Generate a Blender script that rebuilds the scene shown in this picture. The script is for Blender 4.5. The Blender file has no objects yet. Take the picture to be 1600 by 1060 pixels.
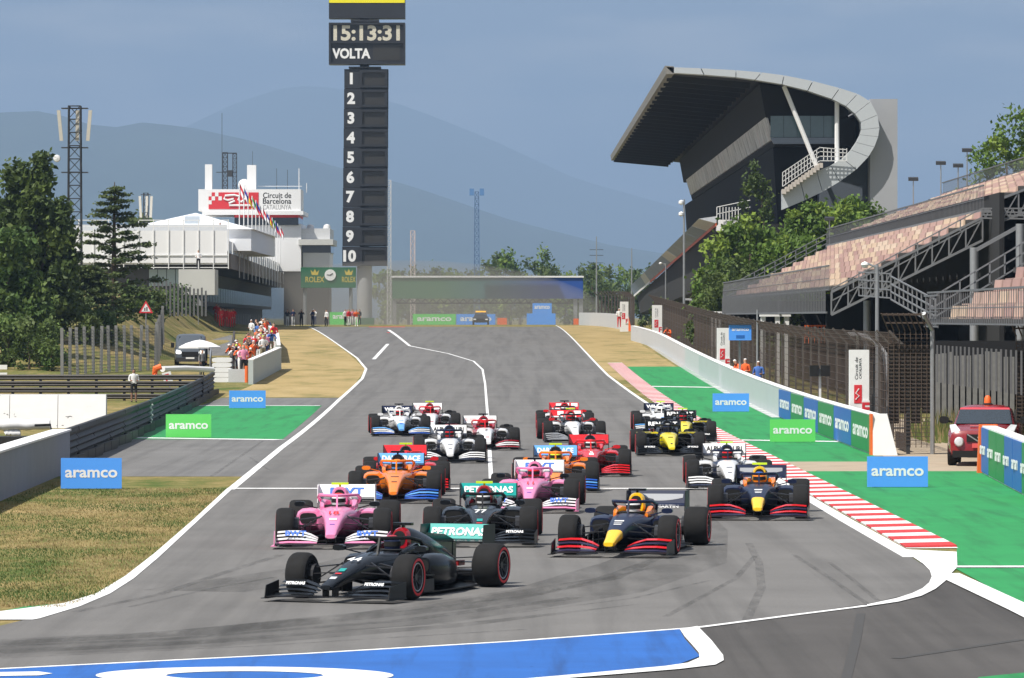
import bpy, bmesh, math, random
from mathutils import Vector, Matrix
from mathutils.geometry import tessellate_polygon
R = math.radians
scene = bpy.context.scene
C = scene.collection
# ---------------------------------------------------------------- camera
FPX = 7500.0; CAMH = 4.0; HY = 496.0          # lens in photo pixels, eye height, horizon row
cd = bpy.data.cameras.new('camera'); cam = bpy.data.objects.new('camera', cd); C.objects.link(cam)
cd.sensor_width = 36.0; cd.lens = 36.0*FPX/1600.0
cam.location = (0, 0, CAMH)
cam.rotation_euler = (R(90) - math.atan((530-HY)/FPX), 0, 0)
cd.clip_start = 1.0; cd.clip_end = 60000
scene.camera = cam
# ---------------------------------------------------------------- light
SUN_EL, SUN_AZ = 56.0, 228.0                  # azimuth measured clockwise from +Y: behind the camera, to the left
w = bpy.data.worlds.new('World'); scene.world = w; w.use_nodes = True
nt = w.node_tree; nt.nodes.clear()
out = nt.nodes.new('ShaderNodeOutputWorld'); bg = nt.nodes.new('ShaderNodeBackground')
sky = nt.nodes.new('ShaderNodeTexSky'); sky.sky_type = 'NISHITA'; sky.sun_disc = False
sky.sun_elevation = R(SUN_EL); sky.sun_rotation = R(SUN_AZ); sky.air_density = 1.4; sky.dust_density = 2.0; sky.ozone_density = 2.0
tc = nt.nodes.new('ShaderNodeTexCoord'); mp = nt.nodes.new('ShaderNodeMapping'); mp.inputs['Scale'].default_value = (12, 12, 58)
nz = nt.nodes.new('ShaderNodeTexNoise'); nz.inputs['Scale'].default_value = 1.5; nz.inputs['Detail'].default_value = 5; nz.inputs['Roughness'].default_value = .5
rp = nt.nodes.new('ShaderNodeValToRGB'); e = rp.color_ramp.elements
e[0].position = .42; e[0].color = (2.75, 3.5, 4.9, 1); e[1].position = .64; e[1].color = (6.9, 6.8, 7.0, 1)
mx = nt.nodes.new('ShaderNodeMixRGB'); mx.inputs[0].default_value = .86
nt.links.new(tc.outputs['Generated'], mp.inputs[0]); nt.links.new(mp.outputs[0], nz.inputs['Vector']); nt.links.new(nz.outputs['Fac'], rp.inputs[0])
nt.links.new(sky.outputs[0], mx.inputs[1]); nt.links.new(rp.outputs[0], mx.inputs[2])
nt.links.new(mx.outputs[0], bg.inputs[0]); bg.inputs[1].default_value = .085
nt.links.new(bg.outputs[0], out.inputs[0])
sl = bpy.data.lights.new('sun', 'SUN'); sl.energy = 5.0; sl.angle = R(.5); sl.color = (1, .95, .87)
so = bpy.data.objects.new('sun', sl); C.objects.link(so); so.location = (-40, -40, 80)
so.rotation_euler = Vector((-math.sin(R(SUN_AZ))*math.cos(R(SUN_EL)), -math.cos(R(SUN_AZ))*math.cos(R(SUN_EL)), -math.sin(R(SUN_EL)))).to_track_quat('-Z', 'Y').to_euler()
scene.view_settings.view_transform = 'Standard'; scene.view_settings.look = 'None'
scene.view_settings.exposure = 0.34; scene.view_settings.gamma = 1.0
scene.render.resolution_x = 1024; scene.render.resolution_y = 678
scene.render.engine = 'CYCLES'
scene.cycles.max_bounces = 6; scene.cycles.transparent_max_bounces = 12; scene.cycles.volume_bounces = 0
random.seed(7)
# ---------------------------------------------------------------- place geometry: terrain height, photo pixel -> place
def sst(a, b, t):
    t = min(1, max(0, (t-a)/(b-a))); return t*t*(3-2*t)
def gz(Y):                                    # the straight climbs to a brow and dips behind it
    return 3.15*sst(150, 520, Y) - 1.6*sst(540, 800, Y)
def yrow(Y, z=None): return HY + (CAMH - (gz(Y) if z is None else z))*FPX/Y
def YG(y):                                    # distance at which the ground shows at photo row y
    a, b = 40.0, 520.0
    for _ in range(50):
        m = (a+b)/2
        if yrow(m) > y: a = m
        else: b = m
    return (a+b)/2
def G(x, y):
    Y = YG(y); return Vector(((x-800)*Y/FPX, Y, gz(Y)))
def PX(x, Y): return (x-800)*Y/FPX            # lateral metres of column x at distance Y
def PZ(y, Y): return CAMH-(y-HY)*Y/FPX        # height of row y at distance Y
# ---------------------------------------------------------------- materials
MATS = {}
def nodes_of(name):
    m = bpy.data.materials.new(name); m.use_nodes = True
    n = m.node_tree; b = n.nodes['Principled BSDF']; return m, n, b
def mat(name, col, rough=.6, metal=0, var=.12, scale=6.0, bump=0, coat=0, spec=None, emit=None):
    """plain painted / moulded stuff with slight procedural unevenness"""
    if name in MATS: return MATS[name]
    m, n, b = nodes_of(name)
    b.inputs['Roughness'].default_value = rough; b.inputs['Metallic'].default_value = metal
    if spec is not None: b.inputs['Specular IOR Level'].default_value = spec
    if coat: b.inputs['Coat Weight'].default_value = coat; b.inputs['Coat Roughness'].default_value = .08
    c = (*col, 1)
    tc = n.nodes.new('ShaderNodeTexCoord'); z = n.nodes.new('ShaderNodeTexNoise'); z.inputs['Scale'].default_value = scale; z.inputs['Detail'].default_value = 5
    n.links.new(tc.outputs['Object'], z.inputs['Vector'])
    x = n.nodes.new('ShaderNodeMixRGB'); x.inputs[1].default_value = tuple(v*(1-var) for v in col)+(1,); x.inputs[2].default_value = tuple(min(1, v*(1+var)) for v in col)+(1,)
    n.links.new(z.outputs['Fac'], x.inputs[0]); n.links.new(x.outputs[0], b.inputs['Base Color'])
    if bump:
        bp = n.nodes.new('ShaderNodeBump'); bp.inputs['Strength'].default_value = bump; bp.inputs['Distance'].default_value = .02
        n.links.new(z.outputs['Fac'], bp.inputs['Height']); n.links.new(bp.outputs[0], b.inputs['Normal'])
    if emit:
        b.inputs['Emission Color'].default_value = (*emit[0], 1); b.inputs['Emission Strength'].default_value = emit[1]
    MATS[name] = m; return m
def ramp(n, fac, stops):
    r = n.nodes.new('ShaderNodeValToRGB'); el = r.color_ramp.elements
    while len(el) < len(stops): el.new(.5)
    for q, (p, c) in zip(el, stops): q.position = p; q.color = (*c, 1) if len(c) == 3 else c
    n.links.new(fac, r.inputs[0]); return r.outputs[0]
def noise(n, scale, detail=6, rough=.55, vec=None, mapscale=None, dist=0):
    tc = n.nodes.new('ShaderNodeTexCoord'); v = tc.outputs['Object']
    if mapscale:
        mp = n.nodes.new('ShaderNodeMapping'); mp.inputs['Scale'].default_value = mapscale; n.links.new(v, mp.inputs[0]); v = mp.outputs[0]
    z = n.nodes.new('ShaderNodeTexNoise'); z.inputs['Scale'].default_value = scale; z.inputs['Detail'].default_value = detail
    z.inputs['Roughness'].default_value = rough; z.inputs['Distortion'].default_value = dist
    n.links.new(v, z.inputs['Vector']); return z.outputs['Fac']
def mix(n, kind, fac, a, b):
    x = n.nodes.new('ShaderNodeMixRGB'); x.blend_type = kind
    for i, q in ((0, fac), (1, a), (2, b)):
        if hasattr(q, 'links'): n.links.new(q, x.inputs[i])
        else: x.inputs[i].default_value = q if i == 0 else (*q, 1)
    return x.outputs[0]
def bump(n, b, h, s, d=.02):
    bp = n.nodes.new('ShaderNodeBump'); bp.inputs['Strength'].default_value = s; bp.inputs['Distance'].default_value = d
    n.links.new(h, bp.inputs['Height']); n.links.new(bp.outputs[0], b.inputs['Normal'])
def grass_mat():
    m, n, b = nodes_of('dry_grass')
    big = noise(n, .16, 5, .6, mapscale=(1, .45, 1)); mid = noise(n, 1.1, 6, .65, mapscale=(1, .5, 1)); fine = noise(n, 14, 4, .7)
    c1 = ramp(n, big, [(.34, (.36, .26, .125)), (.47, (.23, .185, .07)), (.57, (.10, .13, .034))])
    c2 = ramp(n, mid, [(.33, (.42, .31, .15)), (.48, (.23, .19, .072)), (.62, (.07, .115, .026))])
    c = mix(n, 'MIX', .5, c1, c2)
    f = ramp(n, fine, [(.3, (.55, .55, .55)), (.7, (1.3, 1.3, 1.3))])
    n.links.new(mix(n, 'MULTIPLY', .8, c, f), b.inputs['Base Color'])
    b.inputs['Roughness'].default_value = .95; b.inputs['Specular IOR Level'].default_value = .1
    bump(n, b, fine, .6, .05); return m
def asphalt_mat(name, base, streak=.5, rubber=True):
    m, n, b = nodes_of(name)
    fine = noise(n, 45, 3, .7); mid = noise(n, .35, 6, .6); st = noise(n, 1.0, 5, .6, mapscale=(1.6, .035, 1), dist=.4)
    lo = tuple(v*.9 for v in base); hi = tuple(v*1.1 for v in base)
    c = ramp(n, mid, [(.3, lo), (.7, hi)])
    s = ramp(n, st, [(.33, (1-streak,)*3), (.56, (1.08,)*3)])
    c = mix(n, 'MULTIPLY', 1, c, s)
    f = ramp(n, fine, [(.3, (.82,)*3), (.7, (1.16,)*3)])
    c = mix(n, 'MULTIPLY', 1, c, f)
    n.links.new(c, b.inputs['Base Color']); b.inputs['Roughness'].default_value = .85; b.inputs['Specular IOR Level'].default_value = .25
    bump(n, b, fine, .35, .01); return m
def paint_mat(name, col, worn=.15):
    m, n, b = nodes_of(name)
    z = noise(n, .55, 8, .7); st = noise(n, 1.0, 5, .6, mapscale=(2.5, .12, 1)); fine = noise(n, 40, 2, .6)
    c = ramp(n, z, [(.25, tuple(v*(1-worn) for v in col)), (.7, tuple(min(1, v*1.06) for v in col))])
    sc = ramp(n, st, [(.3, (.55,)*3), (.5, (1,)*3)])
    c = mix(n, 'MULTIPLY', worn*3, c, sc)
    sp = ramp(n, noise(n, 5.5, 2, .5), [(.235, (.25,)*3), (.26, (1,)*3)])
    c = mix(n, 'MULTIPLY', .8, c, sp)
    n.links.new(c, b.inputs['Base Color']); b.inputs['Roughness'].default_value = .7
    bump(n, b, fine, .25, .01); return m
# ---------------------------------------------------------------- mesh builder
class MB:
    def __init__(s): s.v = []; s.f = []; s.m = []
    def add(s, vs, fs, m=0):
        o = len(s.v); s.v += [tuple(p) for p in vs]
        for q in fs: s.f.append(tuple(o+i for i in q)); s.m.append(m)
        return s
    def box(s, x0, x1, y0, y1, z0, z1, m=0):
        vs = [(x, y, z) for z in (z0, z1) for y in (y0, y1) for x in (x0, x1)]
        return s.add(vs, [(0, 2, 3, 1), (4, 5, 7, 6), (0, 1, 5, 4), (2, 6, 7, 3), (0, 4, 6, 2), (1, 3, 7, 5)], m)
    def hexa(s, a, b, m=0):                      # two quads (4 points each) joined
        return s.add(list(a)+list(b), [(3, 2, 1, 0), (4, 5, 6, 7)]+[(i, (i+1) % 4, 4+(i+1) % 4, 4+i) for i in range(4)], m)
    def prism(s, pts, fn, a, b, m=0):            # outline pts (u,v) extruded; fn(u,v,t)->xyz
        n = len(pts); vs = [fn(u, v, a) for u, v in pts]+[fn(u, v, b) for u, v in pts]
        tr = tessellate_polygon([[Vector((u, v, 0)) for u, v in pts]])
        fs = [tuple(t) for t in tr]+[tuple(n+i for i in reversed(t)) for t in tr]+[(i, (i+1) % n, n+(i+1) % n, n+i) for i in range(n)]
        return s.add(vs, fs, m)
    def tube(s, pts, r, n=6, m=0, cap=True):
        pts = [Vector(p) for p in pts]; k = len(pts); rs = r if isinstance(r, (list, tuple)) else [r]*k
        vs = []; up0 = None
        for i, p in enumerate(pts):
            d = (pts[min(i+1, k-1)]-pts[max(i-1, 0)]).normalized()
            ref = Vector((0, 0, 1)) if abs(d.z) < .9 else Vector((0, 1, 0))
            a = d.cross(ref).normalized(); c = a.cross(d)
            for j in range(n):
                t = 2*math.pi*(j+.5)/n; vs.append(p+(a*math.cos(t)+c*math.sin(t))*rs[i])
        fs = [(i*n+j, i*n+(j+1) % n, (i+1)*n+(j+1) % n, (i+1)*n+j) for i in range(k-1) for j in range(n)]
        if cap: fs += [tuple(reversed(range(n))), tuple(range((k-1)*n, k*n))]
        return s.add(vs, fs, m)
    def bar(s, a, b, w, h=None, m=0):            # square bar a->b
        h = w if h is None else h; a = Vector(a); b = Vector(b); d = (b-a).normalized()
        ref = Vector((0, 0, 1)) if abs(d.z) < .95 else Vector((0, 1, 0))
        u = d.cross(ref).normalized()*w/2; v = u.normalized().cross(d)*h/2
        return s.hexa([a-u-v, a+u-v, a+u+v, a-u+v], [b-u-v, b+u-v, b+u+v, b-u+v], m)
    def lathe(s, prof, c, axis='z', n=16, m=0, ms=None):
        vs = []; k = len(prof)
        for r, h in prof:
            for j in range(n):
                t = 2*math.pi*j/n; a, b = r*math.cos(t), r*math.sin(t)
                vs.append({'z': (c[0]+a, c[1]+b, c[2]+h), 'x': (c[0]+h, c[1]+a, c[2]+b), 'y': (c[0]+a, c[1]+h, c[2]+b)}[axis])
        for i in range(k-1):
            s.add([], [], 0)
        o = len(s.v); s.v += vs
        for i in range(k-1):
            for j in range(n):
                s.f.append((o+i*n+j, o+i*n+(j+1) % n, o+(i+1)*n+(j+1) % n, o+(i+1)*n+j)); s.m.append(ms[i] if ms else m)
        return s
    def loft(s, rings, m=0, ms=None, cap=True, closed=True):
        n = len(rings[0]); o = len(s.v)
        for r in rings: s.v += [tuple(p) for p in r]
        for i in range(len(rings)-1):
            for j in range(n if closed else n-1):
                s.f.append((o+i*n+j, o+i*n+(j+1) % n, o+(i+1)*n+(j+1) % n, o+(i+1)*n+j)); s.m.append(ms[i] if ms else m)
        if cap:
            s.f.append(tuple(o+j for j in reversed(range(n)))); s.m.append(ms[0] if ms else m)
            s.f.append(tuple(o+(len(rings)-1)*n+j for j in range(n))); s.m.append(ms[-1] if ms else m)
        return s
    def mesh(s, name, mats, smooth=False):
        me = bpy.data.meshes.new(name); me.from_pydata(s.v, [], s.f)
        for q in (mats if isinstance(mats, (list, tuple)) else [mats]): me.materials.append(q)
        me.polygons.foreach_set('material_index', s.m)
        if smooth: me.polygons.foreach_set('use_smooth', [True]*len(s.f))
        me.update()
        if smooth and smooth != 'all':
            try: me.set_sharp_from_angle(angle=R(38))
            except Exception: pass
        return me
    def build(s, name, mats, parent=None, smooth=False, loc=None):
        return link(name, s.mesh(name, mats, smooth), parent, loc)
def link(name, me, parent=None, loc=None, rot=None):
    o = bpy.data.objects.new(name, me); C.objects.link(o)
    if parent: o.parent = parent
    if loc is not None: o.location = loc
    if rot is not None: o.rotation_euler = rot
    return o
def tag(o, label=None, cat=None, group=None, kind=None):
    if label: o['label'] = label
    if cat: o['category'] = cat
    if group: o['group'] = group
    if kind: o['kind'] = kind
    return o
def thing(name, label, cat, loc=(0, 0, 0), rz=0, group=None):
    o = bpy.data.objects.new(name, None); C.objects.link(o); o.empty_display_size = .3
    o.location = loc; o.rotation_euler = (0, 0, rz); return tag(o, label, cat, group)
def dup(root, loc, rz=None, label=None, group=None, parent=None, depth=0):
    r = root.copy(); C.objects.link(r)
    if depth == 0:
        r.location = loc
        if rz is not None: r.rotation_euler = (0, 0, rz)
        if label: r['label'] = label
        if group: r['group'] = group
    else: r.parent = parent; r.matrix_parent_inverse = root.matrix_parent_inverse.copy()
    for ch in list(root.children): dup(ch, None, parent=r, depth=depth+1)
    return r
_tx = {}
def text_mesh(s, h, matl, bold=.0, ext=.002, width=None):
    """lettering as thin solid letters in the local XZ plane, facing -Y, centred; h = capital height"""
    k = (s, round(h, 4), matl.name, bold, width)
    if k in _tx: return _tx[k]
    cu = bpy.data.curves.new('lettering', 'FONT'); cu.body = s; cu.size = h/.69; cu.align_x = 'CENTER'; cu.extrude = ext; cu.offset = bold*h; cu.resolution_u = 3
    ob = bpy.data.objects.new('t', cu); C.objects.link(ob)
    dg = bpy.context.evaluated_depsgraph_get(); dg.update()
    me = bpy.data.meshes.new_from_object(ob.evaluated_get(dg)); bpy.data.objects.remove(ob); bpy.data.curves.remove(cu)
    xs = [v.co.x for v in me.vertices]; ys = [v.co.y for v in me.vertices]
    cx = (min(xs)+max(xs))/2; cy = (min(ys)+max(ys))/2; k2 = (width/(max(xs)-min(xs))) if width else 1
    for v in me.vertices:
        x, y, z = v.co; v.co = ((x-cx)*k2, -z, y-cy)
    me.name = 'lettering'; me.materials.clear(); me.materials.append(matl); me.update(); _tx[k] = me; return me
def letters(s, h, matl, parent, loc, rot=(0, 0, 0), bold=.02, width=None, name='lettering'):
    return link(name, text_mesh(s, h, matl, bold, width=width), parent, loc, rot)
# ================================================================ the setting: terrain, track, paint
M_GRASS = grass_mat()
M_TRACK = asphalt_mat('track_asphalt', (.142, .137, .131), .16)
M_RUN = asphalt_mat('runoff_asphalt', (.075, .07, .066), .25)
M_ROAD = asphalt_mat('service_asphalt', (.15, .147, .143), .2)
M_GREEN = paint_mat('green_paint', (.013, .26, .065), .26); M_BLUE = paint_mat('blue_paint', (.013, .115, .42), .26)
M_WHITE = paint_mat('white_paint', (.74, .74, .73), .1); M_RED = paint_mat('red_paint', (.56, .035, .035), .15)
M_SAND = mat('sandy_ground', (.36, .29, .21), .95, var=.3, scale=1.2, bump=.5)
STN = sorted(set([30+2*i for i in range(61)]+[150+3*i for i in range(131)]+[543+10*i for i in range(47)]))
def interp(pts, t):
    if t <= pts[0][0]: return pts[0][1]
    for (a, u), (b, v) in zip(pts, pts[1:]):
        if t <= b: return u+(v-u)*(t-a)/(b-a)
    return pts[-1][1]
def ribbon(name, left, right, dz, m, kind='structure', label=None, parent=None):
    """sheet between two photo edges given as (column,row) lists, laid on the terrain"""
    def wl(e): return sorted((p.y, p.x) for p in (G(x, y) for x, y in e))
    L, Rr = wl(left), wl(right)
    y0 = max(L[0][0], Rr[0][0]); y1 = min(L[-1][0], Rr[-1][0])
    ys = sorted(set([y0, y1]+[q for q in STN if y0 < q < y1]+[q for q, _ in L+Rr if y0 < q < y1]))
    b = MB(); n = 5; rows = []
    for Y in ys:
        a, c = interp(L, Y), interp(Rr, Y); rows.append([(a+(c-a)*i/(n-1), Y, gz(Y)+dz) for i in range(n)])
    b.loft(rows, cap=False, closed=False)
    o = b.build(name, m, parent)
    return tag(o, kind=kind) if not parent else o
def line(name, pts, wid, dz, m, world=False):
    P = [Vector(p) if world else G(*p) for p in pts]; W = wid if isinstance(wid, list) else [wid]*len(P)
    Q = []; 
    for (a, b, wa, wb) in zip(P, P[1:], W, W[1:]):
        k = max(1, int((b-a).length/3))
        for i in range(k): Q.append((a+(b-a)*i/k, wa+(wb-wa)*i/k))
    Q.append((P[-1], W[-1])); b = MB(); rows = []
    for i, (p, wd) in enumerate(Q):
        d = Q[min(i+1, len(Q)-1)][0]-Q[max(i-1, 0)][0]; d.z = 0; d.normalize(); nrm = Vector((d.y, -d.x, 0))*wd/2
        rows.append([(q.x, q.y, gz(q.y)+dz) for q in (p-nrm, p+nrm)])
    b.loft(rows, cap=False, closed=False); return tag(b.build(name, m), kind='structure')
def flat(name, pts, dz, m):
    P = [G(*p) for p in pts]; tr = tessellate_polygon([[Vector((p.x, p.y, 0)) for p in P]])
    b = MB(); b.add([(p.x, p.y, p.z+dz) for p in P], [tuple(t) for t in tr]); return tag(b.build(name, m), kind='structure')
# terrain sheet out to the hills, with banks either side
def bank(x, Y):                                # left embankment below the pit building
    z = 0
    xe = -20.5-(max(Y, 290)-290)*.036
    if x < xe: z += 3.7*(1-sst(xe-6.5, xe, x))*sst(262, 345, Y)*(1-sst(470, 540, Y))
    z += 1.2*sst(30, 60, x)*sst(60, 120, Y)
    return z
xs = [-9000, -5000, -2500, -900, -300, -120, -70]+[-50+2*i for i in range(51)]+[70, 120, 300, 900, 2500, 5000, 9000]
ys = STN[::1]+[1050, 1200, 1500, 2000, 3000, 5000, 9000, 15000, 32000]
b = MB(); b.loft([[(x, Y, gz(Y)+bank(x, Y)) for x in xs] for Y in ys], cap=False, closed=False)
tag(b.build('ground', M_GRASS), kind='structure')
TL = [(482, 511), (520, 533), (558, 560), (572, 577), (566, 592), (530, 625), (440, 700), (360, 766), (240, 875), (203, 905), (165, 932), (110, 952), (0, 979), (-420, 1062)]
TR = [(868, 509), (905, 540), (950, 587), (1100, 683), (1225, 757), (1320, 813), (1425, 872), (1452, 890), (1456, 905), (1440, 925), (1355, 945), (1245, 960), (1092, 980), (800, 1002), (480, 1021), (0, 1045), (-420, 1062)]
ribbon('runoff', [(560, 880), (500, 980), (-420, 1045), (-700, 1150)], [(1440, 880), (1482, 899), (1600, 953), (2000, 1150)], .004, M_RUN)
ribbon('service_road', [(346, 622), (300, 640), (180, 695), (85, 745)], [(548, 622), (510, 645), (450, 695), (372, 758)], .004, M_ROAD)
ribbon('pit_service_road', [(278, 556), (318, 520), (322, 512)], [(362, 556), (362, 520), (360, 512)], .004, M_ROAD)
ribbon('race_track', TL, TR, .008, M_TRACK)
ribbon('sandy_verge', [(1424, 742), (1360, 700), (1290, 655)], [(1750, 742), (1650, 700), (1500, 655)], .004, M_SAND)
ribbon('green_runoff', [(308, 634), (190, 687)], [(503, 634), (436, 691)], .008, M_GREEN)
KIN = [(83, 6.70), (113, 6.55), (160, 6.35), (235, 6.05), (300, 5.85)]
def kx(Y): return interp(KIN, Y)
def PXrow(X, Y): return (800+X*FPX/Y, yrow(Y))
ko = [PXrow(kx(Y)+1.0, Y) for Y in (84, 100, 113, 134)]; ko2 = [PXrow(kx(Y)+1.0, Y) for Y in (132.6, 160, 200, 235, 290)]
ribbon('green_runoff', ko2, [PXrow(10.45, Y) for Y in (132.6, 160, 200, 235, 290)], .004, M_GREEN)
ribbon('sand_strip', [(1228, 737), (1215, 722)], [(1700, 737), (1700, 722)], .008, M_SAND)
ribbon('green_runoff', ko[:3]+[(1225, 737)], [(1950, 860), (1800, 790), (1620, 750), (1600, 737)], .008, M_GREEN)
flat('green_runoff', [(1493, 888), (1496, 849), (1900, 849), (1900, 888)], .0095, M_GREEN)
flat('green_runoff', [(1492, 889), (1900, 889), (1900, 1085), (1600, 948)], .012, M_GREEN)
flat('green_runoff', [(0, 957), (40, 949), (100, 944), (70, 952), (0, 966)], .012, M_GREEN)
flat('green_runoff', [(1530, 1060), (1610, 1052), (1700, 1075), (1500, 1080)], .012, M_GREEN)
# white lines
line('edge_line', TL[:8], [.14, .14, .14, .15, .16, .18, .2, .2], .014, M_WHITE)
ribbon('edge_line', [(355, 764), (300, 815), (240, 867), (195, 902), (150, 929), (100, 944), (40, 952), (0, 957), (-80, 970)], [(364, 764), (308, 816), (248, 872), (208, 906), (172, 929), (125, 949), (62, 968), (0, 979), (-80, 998)], .015, M_WHITE)
line('edge_line', [(868, 509), (905, 540), (950, 587), (1100, 683), (1225, 757), (1320, 813), (1425, 872)], [.12, .13, .15, .2, .24, .28, .3], .014, M_WHITE)
flat('kerb_apron', [(1400, 856), (1425, 871), (1443, 883), (1453, 893), (1456, 903), (1452, 912), (1442, 921), (1425, 929), (1400, 937), (1355, 946.5), (1355, 949.5), (1405, 942), (1440, 933), (1462, 922), (1478, 909), (1486, 898), (1496, 888), (1495, 864), (1411, 860)], .018, M_WHITE)
line('edge_line', [(1357, 947.6), (1340, 950), (1245, 962), (1092, 982), (800, 1004), (480, 1023), (0, 1047), (-300, 1060)], [.16, .14, .14, .14, .14, .14, .14, .14], .014, M_WHITE)
line('edge_line', [(1478, 898), (1600, 955), (1760, 1035)], .42, .022, M_WHITE)
line('edge_line', [(1490, 887.5), (1700, 887.5)], .5, .022, M_WHITE)
line('grid_line', [(358, 764.5), (1236, 764.5)], .55, .018, M_WHITE)
line('pit_exit_line', [(607, 516), (640, 541), (700, 553), (740, 565), (754, 578), (758, 600), (763, 660), (768, 765)], [.3, .22, .15, .13, .12, .11, .11, .11], .018, M_WHITE)
line('pit_exit_line', [(584, 562), (606, 538)], .25, .018, M_WHITE)
line('runoff_line', [(193, 684.5), (437, 688)], .9, .014, M_WHITE)
line('runoff_line', [(308, 634.5), (500, 634.5)], .6, .014, M_WHITE)
line('runoff_line', [(1000, 604), (1117, 606)], 1.2, .014, M_WHITE)
line('runoff_line', [(1135, 688), (1322, 691)], .9, .014, M_WHITE)
flat('pit_exit_marking', [(575, 511), (634, 511), (607, 521)], .02, M_RED)
# blue painted run-off with its white border and the start of giant letters
flat('blue_runoff', [(-300, 1058), (0, 1046), (480, 1022), (800, 1003), (1062, 985), (1070, 1000), (1094, 1027), (1060, 1040), (880, 1060), (700, 1085), (-300, 1085)], .012, M_BLUE)
flat('blue_border', [(1062, 985), (1090, 980.5), (1112, 1003), (1130, 1026), (1131, 1034), (1118, 1041), (1060, 1048), (900, 1061), (700, 1078), (700, 1073), (900, 1056), (1040, 1043), (1075, 1038), (1093, 1030), (1092, 1022), (1080, 1008), (1070, 997)], .017, M_WHITE)
def oval_ring(name, cx, cy, rx, ry, wx, wy):
    b = MB(); k = 48; V = []
    for s_ in (1, 0):
        for i in range(k):
            t = 2*math.pi*i/k; V.append(G(cx+(rx-(0 if s_ else wx))*math.cos(t), cy+(ry-(0 if s_ else wy))*math.sin(t)))
    b.add([(p.x, p.y, p.z+.018) for p in V], [(i, (i+1) % k, k+(i+1) % k, k+i) for i in range(k)])
    tag(b.build(name, M_WHITE), kind='structure')
oval_ring('giant_letter', 382, 1058, 233, 13.5, 110, 7)
flat('giant_letter', [(-60, 1054), (60, 1052), (82, 1055), (60, 1058), (-60, 1060)], .018, M_WHITE)
# rubber laid by tyres
M_RUB = asphalt_mat('tyre_rubber', (.10, .098, .096), .2)
for _n, _s in ((M_RUB, .5),):
    _t = _n.node_tree; _o = _t.nodes['Material Output']; _x = _t.nodes.new('ShaderNodeMixShader'); _tr = _t.nodes.new('ShaderNodeBsdfTransparent')
    _t.links.new(ramp(_t, noise(_t, 1.3, 5, .65, mapscale=(4, .6, 1)), [(.35, (.02,)*3), (.75, (.42,)*3)]), _x.inputs[0]); _t.links.new(_tr.outputs[0], _x.inputs[1]); _t.links.new(_t.nodes['Principled BSDF'].outputs[0], _x.inputs[2]); _t.links.new(_x.outputs[0], _o.inputs['Surface'])
def skid(pts, wd, a=1): line('tyre_mark', pts, wd, .0092+.0004*(len(bpy.data.objects) % 9), M_RUB)
for pts, wd in (([(115, 958), (250, 930), (360, 893), (440, 868)], .16), ([(200, 950), (330, 921), (430, 903)], .1), ([(-20, 1012), (260, 1000), (620, 972), (900, 935)], .3),
                ([(-20, 1018), (300, 1003), (700, 975)], .12), ([(0, 1030), (400, 1011), (820, 985)], .14), ([(1160, 985), (1190, 920), (1186, 880), (1170, 850)], .13),
                ([(1040, 965), (1150, 905), (1180, 870)], .1), ([(1355, 945), (1290, 900), (1240, 868)], .09), ([(1372, 940), (1330, 905), (1296, 880)], .08),
                ([(620, 958), (840, 930), (1010, 890)], .14), ([(800, 960), (990, 936), (1110, 908)], .09), ([(410, 690), (330, 745)], .1), ([(390, 715), (420, 735)], .08)):
    skid(pts, wd)
M_RUB2 = asphalt_mat('rubbered_line', (.085, .083, .08), .2); _t = M_RUB2.node_tree; _o = _t.nodes['Material Output']; _x = _t.nodes.new('ShaderNodeMixShader'); _tr = _t.nodes.new('ShaderNodeBsdfTransparent')
_t.links.new(ramp(_t, noise(_t, .5, 5, .65, mapscale=(3, .5, 1)), [(.3, (.0,)*3), (.75, (.4,)*3)]), _x.inputs[0]); _t.links.new(_tr.outputs[0], _x.inputs[1]); _t.links.new(_t.nodes['Principled BSDF'].outputs[0], _x.inputs[2]); _t.links.new(_x.outputs[0], _o.inputs['Surface'])
for k_, (pts, wd) in enumerate((([(-60, 1016), (260, 1000), (620, 968), (900, 925), (1040, 880), (1100, 830), (1090, 790)], 2.0), ([(-60, 1008), (300, 990), (700, 950), (950, 905), (1060, 860)], .9), ([(-60, 1026), (300, 1009), (700, 980), (1000, 945)], 1.0), ([(300, 925), (560, 885), (740, 830), (800, 790)], 1.6), ([(480, 860), (600, 785), (650, 740)], 1.2))): line('rubbered_line', pts, [wd*(.05 if i_ == len(pts)-1 else .45 if i_ == len(pts)-2 else 1) for i_ in range(len(pts))], .0086+.0003*k_, M_RUB2)
def straw_mat():
    m, n, b = nodes_of('straw_grass'); z = noise(n, .35, 6, .7, mapscale=(1, .35, 1)); f = noise(n, 9, 4, .7); c = ramp(n, z, [(.3, (.42, .32, .16)), (.5, (.36, .27, .125)), (.68, (.20, .18, .07))]); n.links.new(mix(n, 'MULTIPLY', .7, c, ramp(n, f, [(.3, (.7,)*3), (.7, (1.2,)*3)])), b.inputs['Base Color']); b.inputs['Roughness'].default_value = .95; b.inputs['Specular IOR Level'].default_value = .1; bump(n, b, f, .5, .05); return m
M_STRAW = straw_mat()
ribbon('straw_verge', [(870, 509), (907, 540), (953, 587), (965, 594)], [(1000, 509), (1004, 540), (1080, 587), (1092, 594)], .003, M_STRAW)
ribbon('straw_verge', [(425, 511), (428, 545), (434, 577), (392, 603), (350, 621)], [(480, 511), (535, 545), (571, 577), (553, 603), (535, 621)], .003, M_STRAW)
for pts, wd in (([(1320, 1070), (1338, 1000), (1345, 960)], .12), ([(1400, 1030), (1600, 1000)], .14)):
    line('tyre_mark', pts, wd, .0085, mat('runoff_rubber', (.05, .048, .046), .9))
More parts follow.
